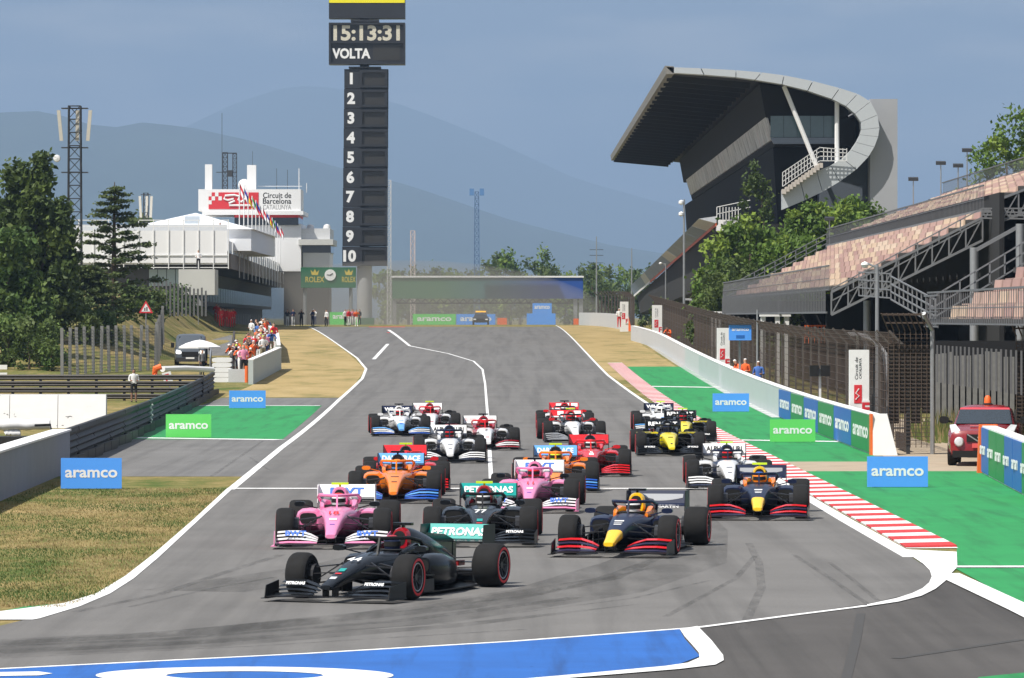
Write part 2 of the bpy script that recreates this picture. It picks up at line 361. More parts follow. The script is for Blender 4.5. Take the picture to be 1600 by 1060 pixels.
# red and white kerb, block by block
kerb = tag(MB().box(0, 1, 83, 84, -.05, .0).build('kerb', M_WHITE), kind='structure'); kerb.data.clear_geometry()
rows = [[(kx(Y)+.12, Y, gz(Y)+.006), (kx(Y)+1.02, Y, gz(Y)+.012)] for Y in [83+4*i for i in range(55)]]
kb = MB(); kb.loft(rows, cap=False, closed=False); kerb.data = kb.mesh('kerb', M_WHITE)
km = {}
for i in range(172):
    Y = 83.2+1.26*i; c = 'red' if i % 2 == 0 else 'white'
    if c not in km:
        q = MB(); q.hexa([(0, 0, 0), (.9, .12, 0), (.9, .12, .035), (0, 0, .02)], [(0, 1.2, 0), (.9, 1.32, 0), (.9, 1.32, .035), (0, 1.2, .02)]); km[c] = q.mesh('kerb_block', M_RED if c == 'red' else M_WHITE)
    link('kerb_block', km[c], kerb, (kx(Y)+.12, Y, gz(Y)+.013))
# far hills
def hill(name, pts, Y, depth, seed, m):
    """ridge given as (column,row) at distance Y; slopes fall away on both sides"""
    rnd = random.Random(seed); xs = [pts[0][0]+(pts[-1][0]-pts[0][0])*i/160 for i in range(161)]; rows = []
    prof = [(-1, 0), (-.75, .22), (-.5, .5), (-.25, .8), (0, 1), (.4, .6), (1, 0)]
    off = [rnd.uniform(-1, 1) for _ in range(400)]
    for k, (t, hh) in enumerate(prof):
        r = []
        for i, x in enumerate(xs):
            H = PZ(interp(pts, x), Y)+30; wob = off[(i//3+k*37) % 400]*.05*(1-abs(hh-.5))*(k not in (4,))
            r.append(((x-800)*Y/FPX*(1+t*depth/Y), Y+t*depth, -30+H*max(0, hh+wob*(hh < .99))))
        rows.append(r)
    b = MB(); b.loft(rows, cap=False, closed=False); tag(b.build(name, m, smooth='all'), kind='structure')
M_HILL = mat('wooded_hill', (.035, .055, .03), .95, var=.5, scale=.004)
hill('hills', [(-2500, 330), (-700, 215), (-200, 190), (0, 176), (60, 174), (120, 186), (160, 203), (225, 191), (300, 200), (400, 222), (520, 260), (640, 290), (800, 345), (960, 385), (1200, 420), (2200, 470), (4000, 480)], 14000, 3500, 3, M_HILL)
hill('hills', [(-2000, 420), (-300, 330), (150, 260), (300, 194), (360, 165), (430, 140), (490, 133), (560, 145), (640, 168), (760, 215), (900, 280), (1150, 350), (1500, 400), (2200, 440), (4000, 420)], 26000, 4500, 5, M_HILL)
# the air between here and the hills
hz = MB().box(-14000, 14000, -60, 33000, -35, 1400).build('haze', [])
tag(hz, kind='stuff'); hm = bpy.data.materials.new('haze'); hm.use_nodes = True; hn = hm.node_tree; hn.nodes.clear()
ho = hn.nodes.new('ShaderNodeOutputMaterial'); pv = hn.nodes.new('ShaderNodeVolumePrincipled'); pv.inputs['Color'].default_value = (.42, .60, .86, 1); pv.inputs['Density'].default_value = .0001
hn.links.new(pv.outputs[0], ho.inputs['Volume']); hz.data.materials.append(hm)
# ================================================================ the twenty racing cars
def pm(name, col, rough=.22): return mat('paint_'+name, col, rough, var=.05, scale=3, coat=.3 if max(col) > .1 else .08, spec=.5 if max(col) > .1 else .22)
K_CARB = mat('carbon', (.009, .009, .010), .4, var=.3, scale=30, spec=.25)
K_TYRE = mat('tyre_rubber_tread', (.013, .013, .0135), .85, var=.35, scale=9, bump=.1, spec=.25)
K_RIM = mat('rim_metal', (.05, .05, .055), .35, metal=.7)
K_BAND = mat('tyre_band_red', (.62, .02, .025), .6)
K_DARK = mat('opening_dark', (.006, .006, .006), .9)
K_ARM = mat('wishbone', (.03, .03, .033), .3, metal=.3)
K_WTXT = mat('lettering_white', (.8, .8, .8), .5); K_STEEL = mat('bare_steel', (.45, .45, .46), .35, metal=.9)
P = dict(black=pm('black', (.008, .010, .013)), teal=pm('teal', (.0, .30, .27)), pink=pm('pink', (.78, .23, .43)), white=pm('white', (.78, .78, .78)), blue=pm('blue', (.02, .10, .48)),
         navy=pm('navy', (.010, .016, .045), .3), yellow=pm('yellow', (.85, .52, .01)), red=pm('red', (.62, .012, .018)), orange=pm('orange', (.88, .22, .012)), lblue=pm('sky_blue', (.12, .36, .75)),
         ryellow=pm('lemon', (.80, .66, .01)), wine=pm('wine', (.34, .01, .02)), grey=pm('grey', (.3, .31, .33)), silver=pm('silver', (.55, .57, .6)), lime=pm('lime', (.6, .85, .03)), rose=pm('rose', (.75, .5, .5)))
def ring(y, hw, zb, zt, p=.62, n=16, x0=0):
    r = []; zc, hh = (zb+zt)/2, (zt-zb)/2
    for i in range(n):
        t = 2*math.pi*(i+.5)/n; c, s = math.cos(t), math.sin(t)
        r.append((x0+hw*math.copysign(abs(c)**p, c), y, zc+hh*math.copysign(abs(s)**p, s)))
    return r
_wm = {}
def wheel_meshes(wd):
    if wd in _wm: return _wm[wd]
    h = wd/2; t = MB(); t.lathe([(.205, -h+.02), (.225, -h), (.295, -h-.004), (.322, -h+.025), (.335, -h+.07), (.337, 0), (.335, h-.07), (.322, h-.025), (.295, h+.004), (.225, h), (.205, h-.02), (.205, -h+.02)], (0, 0, 0), 'x', 32)
    r = MB()
    for s in (-1, 1):
        r.lathe([(.215, s*(h-.01)), (.2, s*(h-.012)), (.185, s*(h-.05)), (.06, s*(h-.075)), (.05, s*(h-.03)), (0, s*(h-.03))], (0, 0, 0), 'x', 20)
        for k in range(9):
            a = 2*math.pi*k/9; r.bar((s*(h-.055), .05*math.cos(a), .05*math.sin(a)), (s*(h-.03), .19*math.cos(a), .19*math.sin(a)), .02)
    bd = MB()
    for s in (1,):
        bd.lathe([(.238, s*(h+.003)), (.242, s*(h+.007)), (.272, s*(h+.0075)), (.277, s*(h+.004))], (0, 0, 0), 'x', 32)
    ed = MB()
    for s in (1,): ed.lathe([(.196, s*(h-.006)), (.207, s*(h-.004)), (.212, s*(h-.008))], (0, 0, 0), 'x', 28)
    _wm[wd] = (t.mesh('wheel', K_TYRE, True), r.mesh('rim', K_RIM, True), bd.mesh('sidewall_band', K_BAND, True), ed.mesh('rim_edge', K_STEEL, True)); return _wm[wd]
_sh = {}
def shared(k, fn):
    if k not in _sh: _sh[k] = fn()
    return _sh[k]
def susp(front, sx):
    b = MB()
    if front: A = [((.23, -.15, .50), (.70, 0, .45)), ((.24, .38, .50), (.70, .02, .45)), ((.17, -.2, .29), (.70, 0, .21)), ((.22, .42, .26), (.70, .02, .21)), ((.22, .08, .53), (.69, .02, .23)), ((.2, -.26, .40), (.70, -.1, .36))]
    else: A = [((.15, 3.3, .44), (.62, 3.65, .46)), ((.1, 3.85, .42), (.62, 3.67, .46)), ((.2, 3.2, .22), (.62, 3.65, .2)), ((.1, 3.95, .2), (.62, 3.67, .2)), ((.08, 3.65, .28), (.64, 3.65, .3))]
    for a, c in A: b.bar((a[0]*sx, a[1], a[2]), (c[0]*sx, c[1], c[2]), .036, .016)
    y = 0 if front else 3.65; h = .66 if front else .58
    b.lathe([(.17, 0), (.17, .1)], (sx*h-.05, y, .335), 'x', 12); b.lathe([(.0, 0), (.17, 0)], (sx*h-.05, y, .335), 'x', 12); b.lathe([(.0, .1), (.17, .1)], (sx*h-.05, y, .335), 'x', 12)
    return b.mesh('suspension', K_ARM)
def blade(pts0, pts1, th=.008):                   # curved plate between two polylines
    b = MB(); n = len(pts0); up = Vector((0, 0, th))
    rings = []
    for a, c in zip(pts0, pts1):
        a = Vector(a); c = Vector(c); rings.append([a, c, c+up, a+up])
    b.loft(rings); return b
def make_car(lv, label, short, loc, yaw, tcam, num, helmet, group='racing cars on the track'):
    c = thing('racing_car', label, 'racing car', loc, R(yaw), group)
    g = lambda k: P[lv.get(k, lv['body'])]
    # tub and nose
    b = MB()
    S = [(-1.16, .075, .19, .255), (-1.10, .095, .175, .275), (-.85, .105, .205, .345), (-.5, .135, .255, .44), (-.15, .17, .285, .53), (.25, .215, .27, .605), (.7, .27, .2, .64), (1.05, .33, .13, .655), (1.3, .37, .1, .64), (1.75, .38, .1, .63), (2.0, .36, .1, .6)]
    mi = [2, 2, 2, 1, 1, 1, 0, 0, 0, 0]
    b.loft([ring(*s) for s in S], ms=mi)
    tub = b.build('chassis', [g('body'), g('nose'), g('tip')], c, True)
    if lv.get('stripe'):
        q = MB(); q.loft([[(x*s[1]*.8, s[0], s[3]+.004) for x in (-1, 0, 1)] for s in S[3:6]], cap=False, closed=False); q.build('nose_stripe', P[lv['stripe']], tub)
    if num: letters(num, .15, mat('number_'+lv.get('numc', 'white'), P[lv.get('numc', 'white')].node_tree.nodes['Principled BSDF'] and dict(white=(.8, .8, .8), red=(.6, .02, .02), black=(.01, .01, .01))[lv.get('numc', 'white')], .5), tub, (0, -.02, .585), (R(-72), 0, 0), .02)
    for k_, (cl_, y_, z_, w_, h_) in enumerate(lv.get('marks', ())):
        MB().box(-w_/2, w_/2, 0, .004, -h_/2, h_/2).build('logo_patch', P[cl_], tub).matrix_local = Matrix.Translation((0, y_, z_)) @ Matrix.Rotation(R(-72), 4, 'X')
    q = MB(); q.prism([(.19*math.cos(t*.3927)*(1 if math.cos(t*.3927) < 0 else 1), .30*math.sin(t*.3927)) for t in range(16)], lambda u, v, t: (u*1.25, 1.42+v, t), .635, .668); q.build('cockpit_opening', K_DARK, c)
    for s in (-1, 1):
        q = MB(); q.loft([ring(y, hw, .58, zt, .7, 10, s*x) for y, hw, zt, x in ((1.18, .03, .65, .27), (1.4, .05, .71, .285), (1.7, .07, .76, .27), (1.95, .06, .74, .22))]); q.build('cockpit_side', g('head') if 'head' in lv else g('body'), c, True)
    # engine cover with intake
    b = MB(); ms = [1, 0, 0, 0, 0, 0, 0]
    b.loft([ring(1.80, .125, .60, .955, .8), ring(1.90, .15, .56, .975, .75), ring(2.2, .17, .5, .95, .8), ring(2.6, .19, .4, .87, .85), ring(3.1, .16, .3, .75, .9), ring(3.6, .1, .25, .62, .9), ring(4.05, .05, .24, .45, .9)], ms=[1, 0, 0, 0, 0, 0])
    ec = b.build('engine_cover', [g('cover'), g('air')], c, True)
    q = MB(); q.loft([ring(1.795, .095, .70, .925, .85), ring(1.80, .09, .71, .92, .85)]); q.build('air_intake', K_DARK, ec)
    q = MB(); q.prism([(2.4, .8), (2.75, .865), (3.7, .8), (4.1, .70), (4.1, .42), (3.3, .6)], lambda u, v, t: (t, u, v), -.006, .006); q.build('fin', g('fin') if 'fin' in lv else g('cover'), ec)
    q = MB(); q.box(-.02, .02, 1.93, 1.99, .97, 1.01); q.box(-.15, .15, 1.9, 2.0, 1.005, 1.045); q.build('camera_pod', P['lime'] if tcam == 'y' else P['black'], ec)
    # sidepods, floor, barge boards
    for s in (-1, 1):
        b = MB(); T = [(1.28, .34, .70, .30, .56), (1.45, .30, .75, .16, .60), (1.9, .28, .76, .09, .60), (2.5, .22, .66, .09, .52), (3.1, .12, .44, .09, .40), (3.75, .06, .24, .1, .28)]
        b.loft([ring(y, (x1-x0)/2, zb, zt, .6, 14, s*(x0+x1)/2) for y, x0, x1, zb, zt in T]); sp = b.build('sidepod', g('side'), c, True)
        q = MB(); q.loft([ring(1.27, .15, .335, .53, .6, 14, s*.525), ring(1.279, .145, .34, .525, .6, 14, s*.525)]); q.build('radiator_inlet', K_DARK, sp)
        q = MB()
        for k in range(4): q.box(s*(.46+.1*k)-.006, s*(.46+.1*k)+.006, .62+.07*k, 1.02+.08*k, .06, .40-.05*k)
        q.box(min(s*.36, s*.8), max(s*.36, s*.8), .95, 1.2, .3, .312); q.build('barge_board', K_CARB, c)
        if lv.get('shoulder'): MB().hexa([(s*.30, 1.0, .60), (s*.92, 1.2, .60), (s*.92, 1.42, .605), (s*.34, 1.5, .61)], [(s*.30, 1.0, .635), (s*.92, 1.2, .63), (s*.92, 1.42, .635), (s*.34, 1.5, .645)]).build('shoulder_wing', P[lv['shoulder']], c)
        q = MB(); q.bar((s*.36, 1.12, .62), (s*.66, 1.0, .70), .02); q.loft([ring(y, .095, .655, .745, .7, 10, s*.66) for y in (.96, 1.06)]); q.build('mirror', g('mirror') if 'mirror' in lv else K_CARB, c)
        for fr in (True, False):
            link('suspension', shared(('s', fr, s), lambda: susp(fr, s)), c)
            wd = .305 if fr else .405; ms_ = wheel_meshes(wd)
            wob = link('wheel', ms_[0], c, (s*(.845 if fr else .797), 0 if fr else 3.65, .335))
            for nm, me in zip(('rim', 'sidewall_band', 'rim_edge'), ms_[1:]): link(nm, me, wob, None, (0, 0, 0 if s > 0 else math.pi))
    b = MB(); b.prism([(-.30, .7), (.30, .7), (.78, 1.15), (.79, 3.1), (.52, 3.5), (.52, 4.2), (-.52, 4.2), (-.52, 3.5), (-.79, 3.1), (-.78, 1.15)], lambda u, v, t: (u, v, t), .045, .062)
    b.box(-.45, .45, 3.75, 4.25, .07, .24); b.build('floor', K_CARB, c)
    # halo
    b = MB(); H = [(-.33, 1.95, .70), (-.37, 1.7, .79), (-.33, 1.38, .845), (-.22, 1.13, .85), (0, 1.0, .845)]
    H = H+[(-x, y, z) for x, y, z in reversed(H[:-1])]; b.tube(H, .029, 8); b.bar((0, 1.0, .85), (0, .90, .62), .03, .06); b.build('halo', g('halo') if 'halo' in lv else K_CARB, c, True)
    # front wing
    fw = MB(); fw.box(-.30, .30, -1.17, -.93, .08, .095); 
    for s in (-1, 1): fw.hexa([(s*.28, -1.17, .08), (s*.97, -1.12, .062), (s*.97, -.85, .075), (s*.28, -.93, .08)], [(s*.28, -1.17, .095), (s*.97, -1.12, .077), (s*.97, -.85, .09), (s*.28, -.93, .095)])
    for s in (-1, 1): fw.box(s*.075-.008, s*.075+.008, -1.08, -.85, .09, .24)
    fwo = fw.build('front_wing', g('fwm') if 'fwm' in lv else K_CARB, c)
    for s in (-1, 1):
        for k in range(4):
            u = k/3; X = [.24, .36, .55, .75, .955]
            lead = [(s*x, -1.08+.125*k+.05*j, .10+.056*k*(.3+.7*min(1, (x-.2)/.3))-(.02 if j == 4 else 0)) for j, x in enumerate(X)]
            tr = [(p[0], p[1]+.095, p[2]+.022*(.3 if j == 0 else 1)) for j, p in enumerate(lead)]
            blade(lead, tr).build('wing_flap', P[lv['flap'][k]] if 'flap' in lv else g('fw'), fwo)
        q = MB(); q.hexa([(s*.965, -1.14, .05), (s*1.0, -.52, .05), (s*1.0, -.52, .29), (s*.965, -1.08, .24)], [(s*.977, -1.14, .05), (s*1.012, -.52, .05), (s*1.012, -.52, .29), (s*.977, -1.08, .24)])
        q.box(min(s*.93, s*1.03), max(s*.93, s*1.03), -1.14, -.55, .045, .055); ep = q.build('endplate', P[lv['fwe']] if 'fwe' in lv else K_CARB, fwo)
        if lv.get('ftext'): letters(lv['ftext'], lv.get('fth', .05), M_TXT[lv.get('ftc', 'white')], fwo, (s*.62, -.80, .262), (R(-40), 0, 0), .05, width=lv.get('ftw', .3))
    # rear wing
    rw = MB(); rw.hexa([(-.51, 4.06, .66), (.51, 4.06, .66), (.51, 4.24, .69), (-.51, 4.24, .69)], [(-.51, 4.06, .672), (.51, 4.06, .672), (.51, 4.24, .705), (-.51, 4.24, .705)])
    rw.bar((0, 4.1, .3), (0, 4.12, .67), .03, .14); rw.box(-.5, .5, 4.3, 4.42, .33, .345)
    rwo = rw.build('rear_wing', P[lv.get('rwm', 'black')], c)
    q = MB(); q.hexa([(-.512, 4.26, .69), (.512, 4.26, .69), (.512, 4.275, .685), (-.512, 4.275, .685)], [(-.512, 4.44, .925), (.512, 4.44, .925), (.512, 4.455, .92), (-.512, 4.455, .92)]); fl = q.build('wing_flap', g('rw'), rwo)
    if lv.get('rtext'):
        rt = lv['rtext']; letters(rt, .135, M_TXT[lv.get('rtc', 'white')], fl, (0, 4.338, .81), (R(-37.5), 0, 0), .045, width=lv.get('rtw', .86))
    if lv.get('swoosh'):
        q = MB(); U = [i/8 for i in range(9)]; q.loft([[(-.44+.88*u, 4.262+.18*t_*.76, .689+.235*t_*.76+.001) for t_ in (.28+.3*(2*u-1)**2, .95)] for u in U], cap=False, closed=False); q.v = [(x, y-.006, z+.005) for x, y, z in q.v]; q.build('wing_graphic', P[lv['swoosh']], fl)
    for cl_, xa, xb, ta, tb in lv.get('rmarks', ()):
        q = MB(); q.add([(x, 4.26+.18*t_-.006, .69+.235*t_+.005) for x, t_ in ((xa, ta), (xb, ta), (xb, tb), (xa, tb))], [(0, 1, 2, 3)]); q.build('wing_graphic', P[cl_], fl)
    if lv.get('mtext'): letters(lv['mtext'], .05, M_TXT['white'], rwo, (0, 4.06, .655), (R(-20), 0, 0), .02, width=.8)
    for s in (-1, 1):
        q = MB(); q.prism([(3.98, .60), (4.05, .93), (4.55, .93), (4.55, .5), (4.4, .25), (4.2, .25)], lambda u, v, t: (t, u, v), s*.515, s*.527); q.build('endplate', P[lv['rwe']] if 'rwe' in lv else K_CARB, rwo)
    q = MB(); q.box(-.04, .04, 4.25, 4.5, .28, .36); q.build('rain_light', mat('rain_light', (.25, .01, .01), .4), c)
    # driver
    d = MB(); d.lathe([(0, -.15), (.09, -.145), (.115, -.09), (.127, -.01), (.122, .06), (.095, .115), (.05, .138), (0, .142)], (0, 1.5, .735), 'z', 16, ms=[0, 0, 0, 0, 0, 1, 1])
    d.lathe([(.1285, -.025), (.127, .045)], (0, 1.497, .735), 'z', 16, 2); d.loft([ring(y, .24, .48, .60, .7) for y in (1.42, 1.62)], m=3)
    dr = d.build('person', [P[helmet[0]], P[helmet[1]], K_DARK, g('body')], None, True)
    dr.location = loc; dr.scale = ((.96,)*3 if num == '44' else (1, 1, 1)); dr.rotation_euler = (0, 0, R(yaw)); tag(dr, 'helmeted driver of the '+short, 'person', 'drivers in the racing cars')
    return c
M_TXT = dict(white=K_WTXT, blue=mat('lettering_blue', (.015, .12, .55), .5), black=mat('lettering_black', (.01, .01, .01), .5), red=mat('lettering_red', (.6, .02, .02), .5), cyan=mat('lettering_cyan', (.2, .5, .8), .5))
merc = dict(marks=[('teal', -.5, .452, .1, .12), ('red', -.66, .407, .1, .04), ('silver', -.86, .352, .1, .09)], body='black', nose='black', tip='black', cover='black', side='black', fw='black', rw='teal', rtext='PETRONAS', rtw=.9, air='wine', mirror='black', ftext='PETRONAS', numc='white')
rpt = dict(marks=[('white', -.35, .49, .13, .09), ('blue', -.62, .415, .09, .03)], body='pink', nose='pink', tip='pink', cover='pink', side='pink', air='pink', fw='white', flap=['pink', 'white', 'white', 'white'], fwe='pink', rw='white', rtext='BWT', rtc='blue', rtw=.62, rwe='white', halo='pink', ftext='BWT', ftc='blue', fth=.1, ftw=.36, mirror='black', numc='red')
rbr = dict(marks=[('white', -.02, .57, .16, .05), ('white', -.14, .54, .14, .02), ('white', -.22, .52, .13, .03)], body='navy', nose='navy', tip='yellow', cover='navy', side='navy', air='yellow', fw='navy', flap=['navy', 'red', 'navy', 'red'], rw='navy', swoosh='grey', rtext=None, mtext='ASTON MARTIN', rwm='navy', mirror='navy', halo='navy', head='orange')
mcl = dict(marks=[('black', -.1, .55, .18, .025), ('black', -.5, .452, .12, .03)], body='orange', nose='orange', tip='orange', cover='orange', side='orange', air='black', fw='blue', flap=['blue', 'blue', 'lblue', 'blue'], rw='lblue', rtext='DARKTRACE', halo='orange', mirror='orange', numc='black', side2='blue')
fer = dict(marks=[('white', -.12, .545, .12, .12), ('yellow', -.75, .38, .05, .07)], body='red', nose='red', tip='red', cover='red', side='red', air='black', fw='red', rw='red', rwm='black', halo='red', mirror='red')
atr = dict(marks=[('navy', -.3, .505, .14, .03), ('navy', -.7, .392, .1, .04)], body='navy', nose='white', tip='white', cover='navy', side='white', air='navy', fw='white', flap=['navy', 'white', 'white', 'white'], rw='white', rwm='navy', rtc='black', rtext='ALPHATAURI', halo='navy', head='white')
ren = dict(shoulder='ryellow', marks=[('black', -.2, .525, .14, .05), ('black', -.85, .356, .06, .08)], body='black', nose='ryellow', tip='ryellow', cover='black', side='black', air='black', fw='black', rw='black', rtext='RENAULT', ftext='DP WORLD', mirror='black', fin='ryellow')
alf = dict(marks=[('wine', -.7, .392, .1, .07)], body='wine', nose='white', tip='white', cover='wine', side='white', air='wine', fw='white', flap=['wine', 'white', 'white', 'wine'], rw='white', rmarks=[('rose', -.46, -.38, .35, .75), ('rose', -.33, -.12, .4, .7), ('rose', .24, .42, .4, .7)], halo='red', numc='black')
wil = dict(marks=[('lblue', -.2, .525, .16, .05), ('blue', -.6, .42, .1, .08)], body='white', nose='white', tip='lblue', cover='white', side='white', air='white', fw='white', flap=['blue', 'white', 'white', 'lblue'], rw='navy', rtext='WILLIAMS', halo='white', mirror='white')
haa = dict(marks=[('black', -.4, .477, .12, .04)], body='black', nose='white', tip='white', cover='grey', side='white', air='red', fw='grey', rw='red', rmarks=[('white', -.28, -.08, .3, .85), ('white', .1, .19, .45, .9), ('white', .26, .49, .4, .9), ('white', -.48, -.1, .02, .18), ('white', .12, .34, .02, .2)], halo='black', mirror='red', rwe='red')
def at(x, y, dz=.012): p = G(x, y); return (p.x, p.y, p.z+dz)
CARS = [
 (merc, 'black racing car with teal rear wing turning in ahead of the whole pack', (555, 937), -20, 'k', '44', ('navy', 'wine', 'dark')),
 (merc, 'black racing car with number 77 on its nose between the two pink cars', (751, 852), -1.6, 'y', '77', ('white', 'blue', 'white')),
 (rpt, 'pink racing car with number 18 behind the leading black car', (522, 855), -1, 'y', '18', ('white', 'red', 'white')),
 (rpt, 'pink racing car with number 11 directly behind the black number 77 car', (829, 800), -2.8, 'k', '11', ('red', 'pink', 'red')),
 (rbr, 'navy racing car with yellow nose and black camera pod on the outside of the turn', (968, 868), -10.4, 'k', None, ('white', 'red', 'white')),
 (rbr, 'navy racing car with yellow nose and lime camera pod running along the kerb', (1185, 811), -3.7, 'y', None, ('orange', 'blue', 'orange')),
 (mcl, 'orange racing car with blue front wing just behind the pink number 18 car', (617, 785), -.5, 'k', None, ('lblue', 'orange', 'blue')),
 (mcl, 'orange racing car tucked in behind the pink number 11 car', (868, 768), -.5, 'y', None, ('lime', 'orange', 'lime')),
 (fer, 'red racing car hidden behind the orange car with the blue front wing', (635, 767), 1.7, 'y', None, ('white', 'red', 'white')),
 (fer, 'red racing car with number 5 alongside the orange car, right of the centre line', (924, 744), 0, 'k', '5', ('white', 'red', 'white')),
 (atr, 'white nosed navy racing car half hidden behind the navy car on the kerb', (1139, 764), -1, 'y', None, ('red', 'white', 'red')),
 (atr, 'white nosed navy racing car in the middle of the track', (703, 723), 1.3, 'k', None, ('red', 'navy', 'red')),
 (ren, 'black racing car with yellow nose leading its yellow nosed twin', (1047, 712), 1, 'k', None, ('navy', 'white', 'dark')),
 (ren, 'black racing car with yellow nose following its yellow nosed twin', (1070, 691), 0, 'y', None, ('red', 'navy', 'red')),
 (alf, 'white and red racing car with number 7 on its nose', (760, 703), 3, 'k', '7', ('red', 'white', 'red')),
 (alf, 'white and red racing car beside the white car at the rear of the pack', (674, 676), 2.8, 'y', None, ('wine', 'white', 'red')),
 (wil, 'white racing car with navy rear wing left of the pit exit line', (626, 681.5), 3, 'k', None, ('red', 'white', 'red')),
 (wil, 'white racing car with navy rear wing behind the two yellow nosed cars', (1035, 676), 0, 'y', None, ('white', 'blue', 'white')),
 (haa, 'white nosed racing car with red rear wing in front of its red winged twin', (897, 691), 2.8, 'y', '20', ('red', 'white', 'red')),
 (haa, 'white nosed racing car with red rear wing directly behind its red winged twin', (883, 675), 0, 'k', None, ('white', 'red', 'white'))]
SHORT = ['black car leading the pack', 'black number 77 car', 'pink car beside the leading black car, white helmet', 'pink car behind a black car, red helmet', 'navy car with black camera pod and yellow nose', 'navy car along the kerb with lime camera pod', 'orange car with blue helmet inside the halo', 'orange car with lime helmet inside the halo', 'red car behind an orange car', 'red number 5 car', 'white nosed navy car near the kerb', 'white nosed navy car in mid track',
         'leading one of the two yellow nosed cars', 'following one of the two yellow nosed cars', 'white and red number 7 car', 'white and red car beside the white car', 'white car at the rear by the pit exit line', 'white car behind the yellow nosed cars', 'front one of the two red winged cars', 'rear one of the two red winged cars']
for (lv, lab, (px, py), yaw, tcm, num, hel), sh in zip(CARS, SHORT): make_car(lv, lab, sh, at(px, py), yaw, tcm, num, hel).scale = ((.96,)*3 if num == '44' else (1, 1, 1))
# ================================================================ kits: people, trees, walls, boards
def leafmat(name, col):
    m, n, b = nodes_of(name); z = noise(n, .9, 3, .6)
    c = ramp(n, z, [(.3, tuple(v*.6 for v in col)), (.7, tuple(v*1.35 for v in col))]); n.links.new(c, b.inputs['Base Color'])
    b.inputs['Roughness'].default_value = .6; b.inputs['Specular IOR Level'].default_value = .3
    tr = n.nodes.new('ShaderNodeBsdfTranslucent'); n.links.new(c, tr.inputs[0]); ms = n.nodes.new('ShaderNodeMixShader'); ms.inputs[0].default_value = .25
    o = n.nodes['Material Output']; n.links.new(b.outputs[0], ms.inputs[1]); n.links.new(tr.outputs[0], ms.inputs[2]); n.links.new(ms.outputs[0], o.inputs['Surface']); return m
L_POP = [leafmat('leaf_poplar', (.065, .10, .024)), leafmat('leaf_poplar_light', (.11, .155, .036))]
L_BUSH = [leafmat('leaf_bush', (.075, .13, .028)), leafmat('leaf_bush_light', (.13, .19, .045))]
L_CED = [leafmat('needle_cedar', (.075, .105, .034)), leafmat('needle_cedar_light', (.10, .13, .04))]
L_PINE = [leafmat('needle_pine', (.10, .17, .026)), leafmat('needle_pine_light', (.20, .28, .04))]
L_OAK = [leafmat('leaf_oak', (.085, .125, .03)), leafmat('leaf_oak_light', (.11, .15, .04))]
M_BARK = mat('bark', (.09, .065, .045), .9, var=.4, scale=5, bump=.6)
def leaves(b, clumps, n, size, rnd, flatz=1.0, up=.3):
    for i in range(n):
        c, r, mi = clumps[rnd.randrange(len(clumps))]
        p = Vector((rnd.gauss(0, .5)*r, rnd.gauss(0, .5)*r, rnd.gauss(0, .5)*r*flatz))+Vector(c)
        a = Vector((rnd.gauss(0, 1), rnd.gauss(0, 1), rnd.gauss(0, 1)+up)).normalized(); t = a.orthogonal().normalized()
        t = (Matrix.Rotation(rnd.uniform(0, 6.3), 3, a) @ t); u = a.cross(t); s = size*rnd.uniform(.6, 1.35)
        b.add([p-t*s, p+u*s*.55, p+t*s, p-u*s*.55], [(0, 1, 2, 3)], mi)
def tree(name, label, loc, blobs, mats, n, size, trunk_h, trunk_r, seed, group=None, nclump=70, clump_r=.55, kind='round', limbs=6):
    rnd = random.Random(seed); t = thing(name, label, 'tree', loc, 0, group)
    tb = MB(); top = trunk_h; tb.tube([(0, 0, -.3), (.05, 0, top*.35), (-.05, .05, top*.7), (0, 0, top)], [trunk_r*1.25, trunk_r, trunk_r*.75, trunk_r*.3], 8)
    cl = []
    for (cx, cy, cz, rx, ry, rz, wgt) in blobs:
        for i in range(max(3, int(nclump*wgt))):
            v = Vector((rnd.gauss(0, 1), rnd.gauss(0, 1), rnd.gauss(0, 1))).normalized()*(rnd.uniform(.25, 1)**.45)
            cl.append(((cx+v.x*rx, cy+v.y*ry, cz+v.z*rz), clump_r*rnd.uniform(.7, 1.3), 1 if rnd.random() < .35 else 0))
    for i in range(limbs):
        c = cl[rnd.randrange(len(cl))][0]; z0 = min(top*rnd.uniform(.3, .8), c[2]*.8); tb.tube([(0, 0, z0), (c[0]*.5, c[1]*.5, (z0+c[2])/2+.1), c], [trunk_r*.45, trunk_r*.3, .03], 5)
    tb.build('trunk', M_BARK, t, True); b = MB(); leaves(b, cl, n, size, rnd); b.build('crown', mats, t); return t
